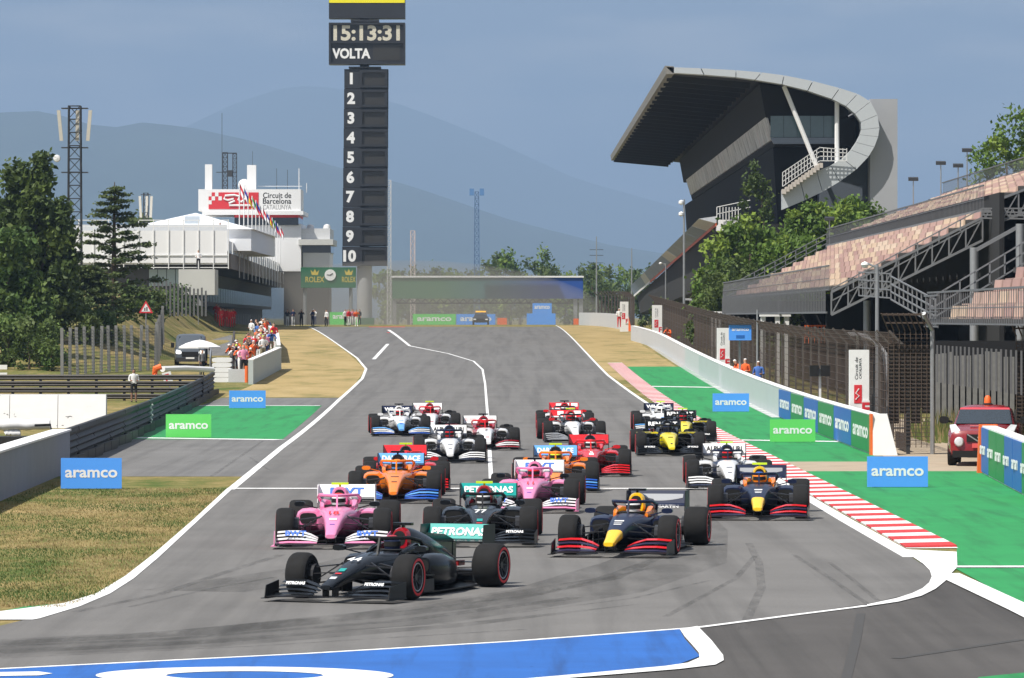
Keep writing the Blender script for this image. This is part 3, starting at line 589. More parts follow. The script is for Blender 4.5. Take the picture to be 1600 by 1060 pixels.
# --- people grown with the skin modifier from a stick figure, then copied
def figure(joints, edges, rad):
    me = bpy.data.meshes.new('fig'); names = list(joints); me.from_pydata([joints[k] for k in names], [(names.index(a), names.index(c)) for a, c in edges], [])
    o = bpy.data.objects.new('fig', me); C.objects.link(o); sk = o.modifiers.new('s', 'SKIN'); sk.use_smooth_shade = True; sd = o.modifiers.new('d', 'SUBSURF'); sd.levels = 1
    for i, k in enumerate(names):
        sv = me.skin_vertices[0].data[i]; sv.radius = rad[k]; sv.use_root = (k == 'pel')
    dg = bpy.context.evaluated_depsgraph_get(); dg.update(); r = bpy.data.meshes.new_from_object(o.evaluated_get(dg)); bpy.data.objects.remove(o); return r
BJ = dict(pel=(0, 0, .97), che=(0, 0, 1.3), nec=(0, -.01, 1.5), hea=(0, -.03, 1.62), top=(0, -.02, 1.73), shl=(-.19, 0, 1.42), shr=(.19, 0, 1.42), ell=(-.26, .02, 1.13), elr=(.26, .02, 1.13), hal=(-.12, -.24, 1.12), har=(.12, -.24, 1.12),
          hil=(-.1, 0, .9), hir=(.1, 0, .9), knl=(-.11, -.02, .5), knr=(.11, -.02, .5), anl=(-.11, .03, .09), anr=(.11, .03, .09), tol=(-.12, -.14, .04), tor=(.12, -.14, .04))
BE = [('pel', 'che'), ('che', 'nec'), ('nec', 'hea'), ('hea', 'top'), ('che', 'shl'), ('che', 'shr'), ('shl', 'ell'), ('shr', 'elr'), ('ell', 'hal'), ('elr', 'har'), ('pel', 'hil'), ('pel', 'hir'), ('hil', 'knl'), ('hir', 'knr'), ('knl', 'anl'), ('knr', 'anr'), ('anl', 'tol'), ('anr', 'tor')]
BR = dict(pel=(.15, .12), che=(.17, .12), nec=(.06, .06), hea=(.095, .11), top=(.06, .07), shl=(.07, .07), shr=(.07, .07), ell=(.048, .048), elr=(.048, .048), hal=(.042, .042), har=(.042, .042), hil=(.095, .095), hir=(.095, .095), knl=(.065, .065), knr=(.065, .065), anl=(.045, .045), anr=(.045, .045), tol=(.04, .035), tor=(.04, .035))
POSE = {'hold': {}, 'lean': dict(che=(0, -.16, 1.26), nec=(0, -.28, 1.43), hea=(0, -.35, 1.52), top=(0, -.38, 1.63), shl=(-.19, -.2, 1.37), shr=(.19, -.2, 1.37), ell=(-.3, -.3, 1.12), elr=(.3, -.3, 1.12), hal=(-.12, -.48, 1.2), har=(.12, -.48, 1.2)),
        'camera': dict(ell=(-.3, -.12, 1.2), elr=(.3, -.12, 1.2), hal=(-.06, -.24, 1.5), har=(.06, -.24, 1.5)), 'relax': dict(hal=(-.28, -.08, .86), har=(.28, -.08, .86), hil=(-.1, 0, .9), knl=(-.12, -.1, .5), anl=(-.12, -.02, .09), tol=(-.13, -.2, .04))}
SK = [mat('skin_light', (.5, .29, .2), .6), mat('skin_brown', (.28, .15, .1), .6)]
CL = {k: mat('cloth_'+k, v, .85, var=.2, scale=12, bump=.15) for k, v in dict(black=(.012, .012, .014), white=(.75, .75, .75), orange=(.75, .12, .02), red=(.6, .02, .02), navy=(.015, .025, .09), grey=(.2, .2, .21), pink=(.7, .25, .38), lime=(.5, .7, .05), blue=(.06, .15, .45), khaki=(.28, .24, .15), cyan=(.25, .5, .6), yellow=(.75, .55, .05)).items()}
HAIR = mat('hair_dark', (.02, .015, .012), .7)
_pm = {}
def person(label, loc, rz, pose, top, bottom, hat=None, shorts=False, skin=0, scale=1.0, group=None):
    if pose not in _pm:
        J = dict(BJ); J.update(POSE[pose]); me = figure(J, BE, BR); me.materials.clear(); _pm[pose] = me
    k = (pose, top, bottom, hat, shorts, skin)
    if k not in _pm:
        me = _pm[pose].copy(); me.name = 'person'
        for q in (SK[skin], CL[top], CL[bottom], CL[hat] if hat else HAIR): me.materials.append(q)
        J = dict(BJ); J.update(POSE[pose]); hz_, cz = J['hea'][2], J['nec'][2]
        for p in me.polygons:
            c = p.center; mi = 1
            if c.z < .98: mi = 2 if (c.z > (.52 if shorts else .1) and abs(c.x) < .24) else (0 if shorts and c.z > .1 else 2)
            if c.z < .1: mi = 3 if not hat else 2
            if abs(c.x) < .14 and c.z > cz-.01: mi = 3 if c.z > hz_+.035 or (c.y > J['hea'][1]+.05 and c.z > hz_-.05) else 0
            for h in ('hal', 'har'):
                if (Vector(J[h])-c).length < .14: mi = 0
            p.material_index = mi
        _pm[k] = me
    o = link('person', _pm[k], None, loc, (0, 0, rz)); o.scale = (scale,)*3
    return tag(o, label, 'person', group)
# --- boards, walls
M_CONC = mat('concrete', (.36, .37, .38), .9, var=.2, scale=1.3, bump=.2); M_CWHITE = mat('white_concrete', (.74, .74, .74), .8, var=.1, scale=1.5, bump=.1)
M_WALLG = mat('wall_pale_grey', (.42, .47, .47), .8, var=.08, scale=.8); M_WALLS = mat('wall_blue_grey', (.23, .25, .29), .85, var=.12, scale=1.5)
B_BLUE = mat('board_blue', (.085, .33, .90), .45, var=.03); B_GREEN = mat('board_green', (.13, .62, .13), .45, var=.03); B_DBLUE = mat('banner_blue', (.015, .12, .42), .5, var=.06); B_DGREEN = mat('banner_green', (.015, .22, .06), .5, var=.06)
B_BACK = mat('board_frame', (.5, .5, .5), .6); M_ORANGE = mat('orange_plastic', (.8, .14, .02), .55, var=.15); M_GALV = mat('galvanised', (.36, .37, .38), .45, metal=.6, var=.15); M_DKMET = mat('dark_steel', (.05, .052, .056), .55, metal=.4, var=.2)
M_WPAINT = mat('white_painted', (.76, .76, .75), .55, var=.06); M_GLASS = mat('dark_glass', (.03, .04, .05), .08, var=.1, spec=.8); M_REDP = mat('red_print', (.62, .03, .04), .5)
def board(label, x, yb, wpx, hpx, m, txt='aramco', rz=0):
    p = G(x, yb); s = FPX/p.y; wd, h = wpx/s, hpx/s
    t = thing('advertising_board', label, 'sign', p, rz, 'sponsor boards standing on the ground')
    MB().box(-wd/2, wd/2, 0, .035, .02, h).build('panel', m, t)
    for sx in (-1, 1): MB().hexa([(sx*wd*.4-.02, .035, 0), (sx*wd*.4+.02, .035, 0), (sx*wd*.4+.02, .035, h*.9), (sx*wd*.4-.02, .035, h*.9)], [(sx*wd*.4-.02, .5, 0), (sx*wd*.4+.02, .5, 0), (sx*wd*.4+.02, .06, h*.9), (sx*wd*.4-.02, .06, h*.9)]).build('stay', B_BACK, t)
    letters(txt, h*.34, K_WTXT, t, (0, -.004, h*.5), bold=.035, width=wd*.86); return t
def wall_run(name, label, pts, h, th, m, cap=None, cat='wall', top=None):
    """wall along ground points, one block per stretch"""
    t = thing(name, label, cat, pts[0]); o = Vector(pts[0])
    for a, c in zip(pts, pts[1:]):
        a = Vector(a)-o; c = Vector(c)-o; d = (c-a); d.z = 0; d.normalize(); n = Vector((-d.y, d.x, 0))*th
        b = MB(); b.hexa([a-Vector((0, 0, .2)), a+n-Vector((0, 0, .2)), a+n+Vector((0, 0, h)), a+Vector((0, 0, h))], [c-Vector((0, 0, .2)), c+n-Vector((0, 0, .2)), c+n+Vector((0, 0, h)), c+Vector((0, 0, h))]); b.build('wall_block', m, t)
        if cap:
            u = Vector((0, 0, h+.003)); v = Vector((0, 0, h+.05)); e = n*1.1; f = -n*.1
            b = MB(); b.hexa([a+f+u, a+e+u, a+e+v, a+f+v], [c+f+u, c+e+u, c+e+v, c+f+v]); b.build('coping', cap, t)
    return t
def lattice(b, base, h, w0, w1, n, r, braces=True):
    cs = [(-1, -1), (1, -1), (1, 1), (-1, 1)]; P0 = Vector(base)
    lv = [[P0+Vector((sx*(w0+(w1-w0)*i/n)/2, sy*(w0+(w1-w0)*i/n)/2, h*i/n)) for sx, sy in cs] for i in range(n+1)]
    for k in range(4): b.bar(lv[0][k], lv[n][k], r*1.5)
    for i in range(n):
        for k in range(4):
            b.bar(lv[i+1][k], lv[i+1][(k+1) % 4], r); b.bar(lv[i][k], lv[i+1][(k+1) % 4], r)
# ================================================================ left side
def gp(x, Y, dz=0): X = PX(x, Y); return Vector((X, Y, gz(Y)+bank(X, Y)+dz))
board('blue sponsor board on the grass in front of the grey concrete wall', 142.5, 765, 95, 49, B_BLUE)
board('green sponsor board on the green run-off beside the black tyre barrier', 294.5, 684.5, 71, 37, B_GREEN)
board('blue sponsor board beside the far end of the black barrier', 386.5, 638.5, 57, 28, B_BLUE)
board('blue sponsor board at the foot of the long banner covered wall end', 1402.5, 762.5, 95, 49, B_BLUE)
board('green sponsor board on the green run-off below the banner wall', 1238.5, 691.5, 71, 36, B_GREEN)
board('blue sponsor board on the green run-off below the plain pale wall', 1142, 644, 57, 29, B_BLUE)
# grey wall, near left
a = G(85, 737); wall_run('concrete_wall', 'grey concrete wall with white top behind the blue board on the grass', [(-11.3, 92, 0), (-11.6, 108, 0), a], 1.05, -.4, M_WALLS, M_CWHITE)
# black belt barrier: corrugated rubber faced guard rails
bar = thing('crash_barrier', 'black rubber faced crash barrier running beside the green run-off', 'barrier', (0, 0, 0))
P0, P1 = G(90, 737), G(334, 615); D = (P1-P0); NB = 14
M_BELT = mat('black_belting', (.018, .018, .019), .6, var=.4, scale=2, bump=.3); M_BELTG = mat('green_belting', (.012, .04, .034), .6, var=.3, scale=2, bump=.3)
prof = [(0, 0), (0, .30), (.05, .34), (-.02, .44), (.06, .52), (-.02, .62), (.06, .70), (-.02, .80), (.07, .9), (.05, 1.02), (-.06, 1.03), (-.12, .9), (-.12, 0)]
for i in range(NB):
    q0 = P0+D*(i/NB); q1 = P0+D*((i+.985)/NB); q0.z = gz(q0.y); q1.z = gz(q1.y)
    b = MB(); b.loft([[(q.x+u+random.uniform(-.012, .012), q.y, q.z+v) for u, v in prof] for q in (q0, (q0+q1)/2, q1)])
    b.build('belt_panel', M_BELTG if 6 <= i <= 9 else M_BELT, bar)
    MB().tube([q0+Vector((-.1, 0, -.1)), q0+Vector((-.1, 0, 1.0))], .06, 6).build('post', M_DKMET, bar)
    b = MB()
    for k in range(3): b.box(q0.x-.02+k*0, q0.x+.09, q0.y+k*(q1.y-q0.y)/3+.04, q0.y+(k+1)*(q1.y-q0.y)/3-.04, gz(q0.y), gz(q0.y)+.28)
    b.build('foot_block', M_BELTG if 6 <= i <= 9 else M_BELT, bar)
j = P0+D*.43; b = MB(); b.tube([(j.x+.09, j.y, gz(j.y)+z) for z in (.02, .3)]+[(j.x+.09+u, j.y, gz(j.y)+v) for u, v in prof[2:9]], .035, 6); b.build('joint_strip', M_WPAINT, bar)
# white slab wall with scuffs
m, n, bb = nodes_of('scuffed_white'); z1 = noise(n, 1.4, 6, .7, mapscale=(1, 1, 2)); c = ramp(n, z1, [(.345, (.05, .05, .05)), (.36, (.74, .74, .75)), (.7, (.8, .8, .81))]); n.links.new(c, bb.inputs['Base Color']); bb.inputs['Roughness'].default_value = .7; M_SCUFF = m
wt = thing('slab_wall', 'scuffed white slab wall behind the black barrier', 'wall', gp(-60, 172))
x0, x1 = PX(-60, 172), PX(166, 172); n_ = 3
for i in range(n_): MB().hexa([(0+(x1-x0)*i/n_+.01, -.25, -.3), ((x1-x0)*(i+1)/n_-.01, -.25, -.3), ((x1-x0)*(i+1)/n_-.01, 0, 1.2), ((x1-x0)*i/n_+.01, 0, 1.2)], [((x1-x0)*i/n_+.01, .6, -.3), ((x1-x0)*(i+1)/n_-.01, .6, -.3), ((x1-x0)*(i+1)/n_-.01, .4, 1.2), ((x1-x0)*i/n_+.01, .4, 1.2)]).build('slab', M_SCUFF, wt)
# white padded rolls in front of it
for k, (xa, xb, y, r) in enumerate(((-20, 78, 664, .16), (8, 32, 677, .1))):
    b = MB(); Yk = 138; b.tube([(PX(xa+(xb-xa)*i/8, Yk), Yk, PZ(y, Yk)+random.uniform(-.02, .02)) for i in range(9)], [r*random.uniform(.92, 1.05) for _ in range(9)], 10)
    tag(b.build('padding_roll', M_CWHITE, None, True), ['long thick white padding roll above the grey wall', 'short thin white padding roll above the grey wall'][k], 'barrier')
tag(MB().box(PX(-30, 136), PX(80, 136), 136, 137.2, 0, PZ(683, 136)).build('tyre_wall', mat('tyre_stack', (.015, .015, .015), .8, var=.5, scale=8), None), 'black low tyre wall behind the grey concrete wall', 'barrier')
tag(MB().tube([(PX(54, 137), 137, PZ(665, 137)), (PX(79, 137), 137, PZ(664, 137)), (PX(80, 137), 137, PZ(673, 137))], .035, 6).build('black_pipe', K_DARK), 'short bent black pipe lying on the white roll', 'pipe')
# guard rails behind
gr = thing('guard_rail', 'dark four rail guard rail behind the white slab wall', 'guard rail', gp(0, 215))
for k, y in enumerate((594, 604, 614, 624)):
    z = PZ(y, 215)-gz(215); b = MB(); b.loft([[(x, u, z+v) for u, v in ((0, 0), (-.05, .06), (0, .12), (-.05, .18), (0, .24), (.05, .24), (.05, 0))] for x in (-4, (PX(318, 215)-PX(0, 215)))]); b.build('rail', mat('rail_dark', (.06, .055, .05), .5, metal=.5, var=.3), gr)
for k in range(9): MB().box(-2+k*1.25, -1.88+k*1.25, .05, .15, -.2, 1.1).build('post', M_DKMET, gr)
r2 = thing('guard_rail', 'pale two rail barrier beside the bushes', 'guard rail', gp(-30, 225))
for y in (574, 586): MB().box(0, PX(11, 225)-PX(-30, 225), 0, .08, PZ(y+3.5, 225)-gz(225), PZ(y-3.5, 225)-gz(225)).build('rail', M_WPAINT, r2)
MB().box(.2, .3, .08, .16, -.2, 1.2).build('post', M_GALV, r2)
person('boy in white and blue football shirt and black shorts behind the guard rail', gp(209, 212), R(15), 'hold', 'white', 'black', None, True, 1, .86)
# end of the barrier: white bag stack, grey panel, orange posts, rolls, flag marker
st = thing('bag_stack', 'white stacked barrier bags at the far end of the black barrier', 'barrier', gp(331, 252))
for k in range(5):
    b = MB(); b.loft([ring(y, .52, .26*k, .26*k+.25, .5, 12, .52) for y in (0, .1, .7, .8)]); b.build('bag', M_CWHITE, st, True)
tag(MB().box(PX(357, 252), PX(383, 252), 251.9, 252.1, gz(252)-.1, PZ(577, 252)).build('grey_panel', mat('panel_grey', (.5, .51, .52), .6)), 'flat grey panel beside the white bag stack', 'panel')
tag(MB().tube([gp(385, 251.5), gp(385, 251.5, PZ(572, 251.5)-gz(251.5))], .09, 8).build('orange_post', M_ORANGE, None, True), 'orange post between grey panel and low concrete wall', 'post')
b = MB(); b.tube([(PX(254, 245), 245, PZ(577, 245)), (PX(290, 247), 247, PZ(576, 247)), (PX(332, 250), 250, PZ(578, 250))], .16, 8); tag(b.build('padding_roll', M_CWHITE, None, True), 'white roll of padding on top of the guard rail', 'barrier')
b = MB(); b.tube([(PX(242, 244), 244, PZ(588, 244)), (PX(243, 244), 244, PZ(576, 244)), (PX(252, 244), 244, PZ(573, 244))], .17, 8); tag(b.build('orange_cushion', M_ORANGE, None, True), 'orange cushion at the end of the white padding roll', 'barrier')
def fboard(label, x, y, Y, w, h, tilt=0):
    t = thing('marker_board', label, 'sign', (PX(x, Y), Y, PZ(y, Y))); q = MB().box(-w/2, w/2, 0, .02, -h/2, h/2).build('panel', M_WPAINT, t); letters('F', h*.62, M_REDP, t, (0, -.004, 0), bold=.05)
    MB().box(-.03, .03, .02, .05, -max(.5, PZ(y, Y)-gz(Y)), h/2).build('stake', M_GALV, t); t.rotation_euler = (0, R(tilt), 0); return t
fboard('tilted white board with red F by the guard rail', 261.5, 590, 224, .42, .5, -14); fboard('white board with red F on the low concrete wall', 426, 539, 330, .42, .5)
# low wall of the marshals' pen
wall_run('concrete_wall', 'low grey concrete wall in front of the crowd of marshals', [G(388, 601), G(433, 577)], 1.25, -.25, M_WALLG, M_CWHITE)
w2 = [gp(433, 300), gp(431, 345), gp(415, 400)]; wall_run('concrete_wall', 'pale wall curving away beside the dry grass and the crowd', w2, 1.1, -.2, M_WALLG, M_CWHITE)
# fence of concrete posts
fe = thing('post_fence', 'grey fence of leaning concrete posts and wire below the trees', 'fence', gp(96, 268))
o0 = Vector(fe.location); pm_ = MB().box(-.085, .085, -.06, .06, -.3, 2.65).mesh('post', mat('post_concrete', (.2, .2, .195), .9, var=.25, scale=3)); px_ = []
for k in range(13):
    x = 97+k*12.2; Y = 266+k*1.2; p = gp(x, Y)-o0; px_.append(p); o = link('post', pm_, fe, p, (R(random.uniform(-2, 2)), R(random.uniform(-2, 2)), 0))
for k in range(6): p = gp(243+k*2.4, 281+k*9)-o0; px_.append(p); link('post', pm_, fe, p, (R(3), R(random.uniform(-1, 4)), 0))
wm = MB()
for a, c in zip(px_, px_[1:]):
    for k in range(14): wm.bar(a+Vector((0, 0, .1+k*.18)), c+Vector((0, 0, .1+k*.18)), .02)
    for k in range(5): q = a+(c-a)*(k/5); wm.bar(q, q+Vector((0, 0, 2.5)), .012)
wm.build('wire_mesh', M_DKMET, fe)
# trees
tree('poplar_tree', 'tall dark poplar tree beside the lattice mast', gp(58, 296), [(0, 0, 6.2, 1.5, 1.4, 6.0, .4), (-1.3, 0, 5.6, 1.0, 1.2, 5.4, .35), (1.2, .2, 5.2, 1.1, 1.2, 4.6, .4), (0, 0, 3.5, 2.3, 2, 3.4, .5)], L_POP, 30000, .21, 8, .25, 11, nclump=150, clump_r=.55)
tree('leafy_tree', 'light green leafy tree in front of the poplar', gp(14, 284), [(0, 0, 4.3, 1.9, 1.6, 3.6, .6), (1.0, 0, 2.3, 1.6, 1.4, 2.2, .4), (-1.5, 0, 3, 1.8, 1.5, 3, .4)], L_BUSH, 14000, .19, 5, .18, 12, nclump=110, clump_r=.5)
tree('shrub', 'small bright green shrub at the end of the post fence', gp(80, 272), [(0, 0, .9, .7, .6, .8, .5)], L_BUSH, 700, .12, .9, .05, 13, nclump=16, clump_r=.35)
def cedar(label, loc, h, wd, seed):
    rnd = random.Random(seed); t = thing('cedar_tree', label, 'tree', loc); tb = MB(); tb.tube([(0, 0, -.3), (0, .05, h*.5), (.05, 0, h)], [.24, .16, .03], 8); b = MB()
    for k in range(46):
        f = (k/46)**.85; z = h*(.12+.86*f); L = wd*(1-f)**.75*rnd.uniform(.65, 1.15)+.25; a = k*2.4+rnd.uniform(-.4, .4)
        e = Vector((math.cos(a)*L, math.sin(a)*L, z+L*.10)); tb.tube([(0, 0, z-.1*L), e*.55+Vector((0, 0, z*.45-.02)), e], [.06*(1-f)+.02, .035, .012], 5)
        cl = [((e.x*u+rnd.gauss(0, .15), e.y*u+rnd.gauss(0, .15), z+L*.1*u-.06), .30+.28*L*.3, 1 if rnd.random() < .4 else 0) for u in (.35, .55, .75, .9, 1.0)]
        leaves(b, cl, int(95+L*55), .13, rnd, .28, 1.6)
    tb.build('trunk', M_BARK, t, True); b.build('crown', L_CED, t)
cedar('dark layered cedar tree in front of the white pit building', gp(178, 312), 9.6, 3.3, 21); cedar('smaller cedar tree hidden between poplar and tall cedar', gp(138, 306), 4.2, 2.2, 22)
for k, (x, Y, s) in enumerate(((278, 400, 1.4), (292, 420, 1.2), (262, 385, .9))): tree('shrub', ['round green shrub on the bank under the concrete block', 'green shrub beside the warning sign on the bank', 'low shrub on the dry bank'][k], gp(x, Y), [(0, 0, s*.7, s, s*.8, s*.8, .5)], L_BUSH, 1300, .14, s, .05, 30+k, nclump=26, clump_r=.5)
for k, (x, Y, s, z) in enumerate(((12, 276, 1.5, .2), (45, 274, 1.7, .1), (72, 278, 1.2, .0), (120, 296, 1.3, .0), (205, 330, 1.3, 0), (232, 345, 1.2, 0), (160, 300, 1.0, 0))): tree('shrub', ['dense dark shrub at the foot of the leafy tree', 'broad green shrub in front of the poplar', 'rounded shrub between poplar and fence', 'dark shrub behind the post fence', 'green shrub below the tall cedar', 'shrub on the bank beside the warning sign', 'small shrub under the cedars'][k], gp(x, Y, z), [(0, 0, s*.8, s*1.2, s*.9, s, .5)], L_OAK if k % 2 else L_BUSH, 2200, .13, s, .05, 80+k, nclump=34, clump_r=.5)
# masts and signs
def mast(label, x, ytop, Y, w0, seed, panels=True):
    base = gp(x, Y); h = PZ(ytop, Y)-base.z; t = thing('antenna_mast', label, 'mast', base); b = MB(); lattice(b, (0, 0, 0), h, w0, w0*.85, int(h/.9), .05); b.build('lattice', M_DKMET, t)
    if panels:
        for a in (-1, 1, .2): MB().hexa([(a*w0*.95-.12, -.2, h-2.4), (a*w0*.95+.12, -.2, h-2.4), (a*w0*.95+.12, -.05, h-2.4), (a*w0*.95-.12, -.05, h-2.4)], [(a*w0*1.15-.12, -.3, h-.3), (a*w0*1.15+.12, -.3, h-.3), (a*w0*1.15+.12, -.15, h-.3), (a*w0*1.15-.12, -.15, h-.3)]).build('antenna_panel', mat('antenna_cream', (.55, .52, .45), .6), t)
        b = MB(); b.lathe([(0, -.05), (.22, 0), (.26, .18), (0, .2)], (-w0*1.3, -.1, h-3.6), 'y', 12); b.build('dish', M_WPAINT, t, True)
        for z in (h-4.6, h-2.9, h-.2): MB().box(-w0*.95, w0*.95, -.35, .35, z, z+.07).build('platform', M_DKMET, t)
    return t
mast('tall dark lattice mast with cream antenna panels behind the poplar', 117, 166, 330, .95, 1); 
s_ = mast('short antenna pole with cream panels behind the white terrace', 228, 302, 470, .5, 2)
def warn(label, x, y, Y, ht=.75):
    base = gp(x, Y); z = PZ(y, Y)-base.z; t = thing('warning_sign', label, 'sign', base); MB().tube([(0, .03, -.2), (0, .03, z+.3)], .04, 6).build('pole', M_GALV, t)
    q = MB().prism([(-.45, -.38), (.45, -.38), (0, .4)], lambda u, v, w_: (u, w_, z+v), -.02, 0).build('border', M_REDP, t); MB().prism([(-.29, -.29), (.29, -.29), (0, .22)], lambda u, v, w_: (u, w_, z+v), -.026, -.021).build('face', M_WPAINT, t)
    q = MB(); q.box(-.1, -.03, -.031, -.027, z-.24, z-.05); q.box(.03, .1, -.031, -.027, z-.24, z-.0); q.build('symbol', K_DARK, t)
warn('red bordered triangular warning sign in front of the dry bank', 228, 480, 300); 
tt = thing('road_sign', 'grey triangular sign seen from behind beside the bank', 'sign', gp(310, 410)); MB().tube([(0, 0, -.2), (0, 0, 2.0)], .04, 6).build('pole', M_GALV, tt); MB().prism([(-.42, 0), (.42, 0), (0, .75)], lambda u, v, w_: (u, w_, 1.7+v), -.06, -.045).build('plate', M_GALV, tt)
# van
M_VAN = mat('van_grey', (.10, .115, .13), .3, metal=.4, coat=.5, var=.05)
def vehicle(name, label, cat, loc, rz, W, H, L, body, sections, wind, lamps, grille, plate, wr, extra=None):
    """nose towards -Y; sections = (y, half width, z bottom, z top) rings"""
    t = thing(name, label, cat, loc, rz); b = MB(); b.loft([ring(y, hw, zb, zt, .45, 20) for y, hw, zb, zt in sections]); b.build('body', body, t, True)
    return t
v = thing('parked_van', 'dark grey van with headlights on parked on the service road', 'van', gp(297, 292, .01), R(3))
b = MB(); b.loft([ring(y, hw, zb, zt, .38, 20) for y, hw, zb, zt in ((0, .82, .35, .85), (.12, .92, .28, 1.05), (.7, .96, .25, 1.18), (1.05, .96, .25, 1.3))]); b.loft([ring(y, hw, zb, zt, .33, 20) for y, hw, zb, zt in ((.75, .9, .5, 1.15), (1.45, .9, .5, 1.84), (1.8, .9, .4, 1.93), (4.6, .9, .4, 1.93), (4.9, .86, .4, 1.8))]); b.box(-.95, .95, .9, 4.85, .3, 1.15); b.build('body', M_VAN, v, True)
MB().hexa([(-.78, .86, 1.2), (.78, .86, 1.2), (.70, 1.40, 1.78), (-.70, 1.40, 1.78)], [(-.78, .96, 1.2), (.78, .96, 1.2), (.70, 1.5, 1.78), (-.70, 1.5, 1.78)]).build('windscreen', M_GLASS, v)
MB().box(-.5, .5, -.03, .05, .55, .85).build('grille', K_DARK, v); MB().box(-.26, .26, -.05, -.02, .42, .52).build('number_plate', M_WPAINT, v); MB().box(-.85, .85, -.04, .12, .25, .5).build('bumper', mat('van_bumper', (.03, .03, .032), .6), v)
for s in (-1, 1):
    MB().loft([ring(-.03, .15, .72, .9, .6, 10, s*.68), ring(.06, .17, .7, .93, .6, 10, s*.70)]).build('headlight', mat('headlamp_on', (.8, .8, .8), .2, emit=((1, 1, .95), 1.2)), v); MB().box(s*1.08-.1, s*1.08+.1, .95, 1.1, 1.1, 1.4).build('mirror', K_DARK, v)
    for y in (.85, 3.9):
        w_ = MB(); w_.lathe([(.2, -.11), (.33, -.11), (.34, 0), (.33, .11), (.2, .11)], (0, 0, 0), 'x', 20); wo = w_.build('wheel', K_TYRE, v, True, (s*.85, y, .34)); MB().lathe([(0, 0), (.2, 0)], (s*.1, 0, 0), 'x', 14).build('rim', M_GALV, wo)
# parasol
pu = thing('parasol', 'white parasol over the marshal post by the service road', 'parasol', gp(312, 264))
b = MB(); b.lathe([(0, 2.05), (.3, 2.0), (.75, 1.86), (1.15, 1.66)], (0, 0, 0), 'z', 12); b.lathe([(1.15, 1.66), (1.15, 1.58)], (0, 0, 0), 'z', 12); b.build('canopy', M_CWHITE, pu); MB().tube([(0, 0, 0), (0, 0, 2.1)], .025, 6).build('pole', M_GALV, pu)
person('person in dark clothes sitting out under the white parasol', gp(316, 266), R(40), 'relax', 'grey', 'black', 'black', False, 0, .85)
person('person in pink shirt standing beside the grey van', gp(320, 296), R(10), 'relax', 'pink', 'black', None, False, 0, 1.0)
tag(MB().bar(gp(361, 258, .6), gp(366, 330, .9), .14, 1.3).build('dark_hoarding', mat('hoarding', (.05, .04, .035), .8)), 'dark boarded side of the service road ramp beside the crowd', 'hoarding')
tag(MB().bar(gp(328, 262, .5), gp(330, 300, .5), .06, 1.1).build('road_railing', M_GALV), 'grey railing beside the service road', 'railing')
# crowd of marshals and photographers behind the wall
rc = random.Random(5); tops = ['orange', 'white', 'navy', 'black', 'black', 'white', 'pink', 'blue', 'grey', 'red']; hats = ['white', None, 'white', None, 'orange', 'lime', None, 'black']
def who(tp, bt, ht, pose):
    pz = dict(hold='with hands together', lean='leaning over the wall', camera='raising a camera', relax='with arms lowered')[pose]
    return 'person in %s top and %s trousers%s %s in the crowd' % (tp, bt, ', %s hat' % ht if ht else ', bare headed', pz)
for k in range(54):
    f = (k % 38)/37; Y = 258+f*122+rc.uniform(-4, 4); x = 384+30*sst(258, 330, Y)+rc.uniform(-22, 18)-(4 if Y < 275 else 0); x = min(x, 428)
    tp, bt, ht, po = rc.choice(tops), rc.choice(['black', 'navy', 'khaki', 'white']), rc.choice(hats), rc.choice(['hold', 'lean', 'camera', 'relax'])
    if k in (0, 1, 2): tp, ht = 'orange', 'white'
    person(who(tp, bt, ht, po), gp(x, Y, .1), R(rc.uniform(-40, 60)), po, tp, bt, ht, rc.random() < .3, rc.choice((0, 0, 1)), rc.uniform(.95, 1.06), 'crowd of marshals and photographers')
for k in range(9): person('person in red overalls standing in line in the pit lane', gp(338+k*3.4, 440+rc.uniform(-8, 8), .3), R(rc.uniform(-30, 30)), rc.choice(['hold', 'relax']), 'red', 'red', None, False, 0, 1.0, 'people in red at the pit lane')
# ================================================================ pit building, timing tower, start line, far trees
SK_ = -.0236; Y0 = 430.0
def PB(X, Y, Z): return (X+SK_*(Y-Y0), Y, Z)        # the pit building runs a little off the camera axis
pb = thing('pit_building', 'long white pit building with deep dark canopy over the pit lane', 'building', (PX(357, Y0), Y0, gz(Y0)))
ob = Vector(pb.location)
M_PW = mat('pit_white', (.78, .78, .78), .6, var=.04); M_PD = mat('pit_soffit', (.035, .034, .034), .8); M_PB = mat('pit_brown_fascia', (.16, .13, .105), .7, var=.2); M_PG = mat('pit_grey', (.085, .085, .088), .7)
def pbox(name, X0, X1, Ya, Yb, Z0, Z1, m, par=pb):
    b = MB(); f = lambda X, Y, Z: Vector(PB(X, Y, Z))-ob
    b.hexa([f(X0, Ya, Z0), f(X1, Ya, Z0), f(X1, Ya, Z1), f(X0, Ya, Z1)], [f(X0, Yb, Z0), f(X1, Yb, Z0), f(X1, Yb, Z1), f(X0, Yb, Z1)]); return b.build(name, m, par)
XR = PX(357, Y0); XL = PX(100, Y0); ZT = PZ(398, Y0); ZP = PZ(345, Y0)
pbox('roof_slab', XL, XR, Y0, 752, ZT-.9, ZT+.0, M_PW)
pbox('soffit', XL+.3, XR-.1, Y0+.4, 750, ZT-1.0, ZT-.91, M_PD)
pbox('edge_beam', XR+.003, XR+.18, Y0+.1, 751, ZT-1.25, ZT+.1, M_PB)
pbox('parapet', XL, XR-.1, Y0-.15, Y0-.02, ZT-.75, ZP-.9, M_PW)
pbox('terrace_panel', XL, XR-.15, Y0+.5, Y0+.6, ZT+.2, ZP-.35, mat('terrace_panel', (.66, .68, .7), .4))
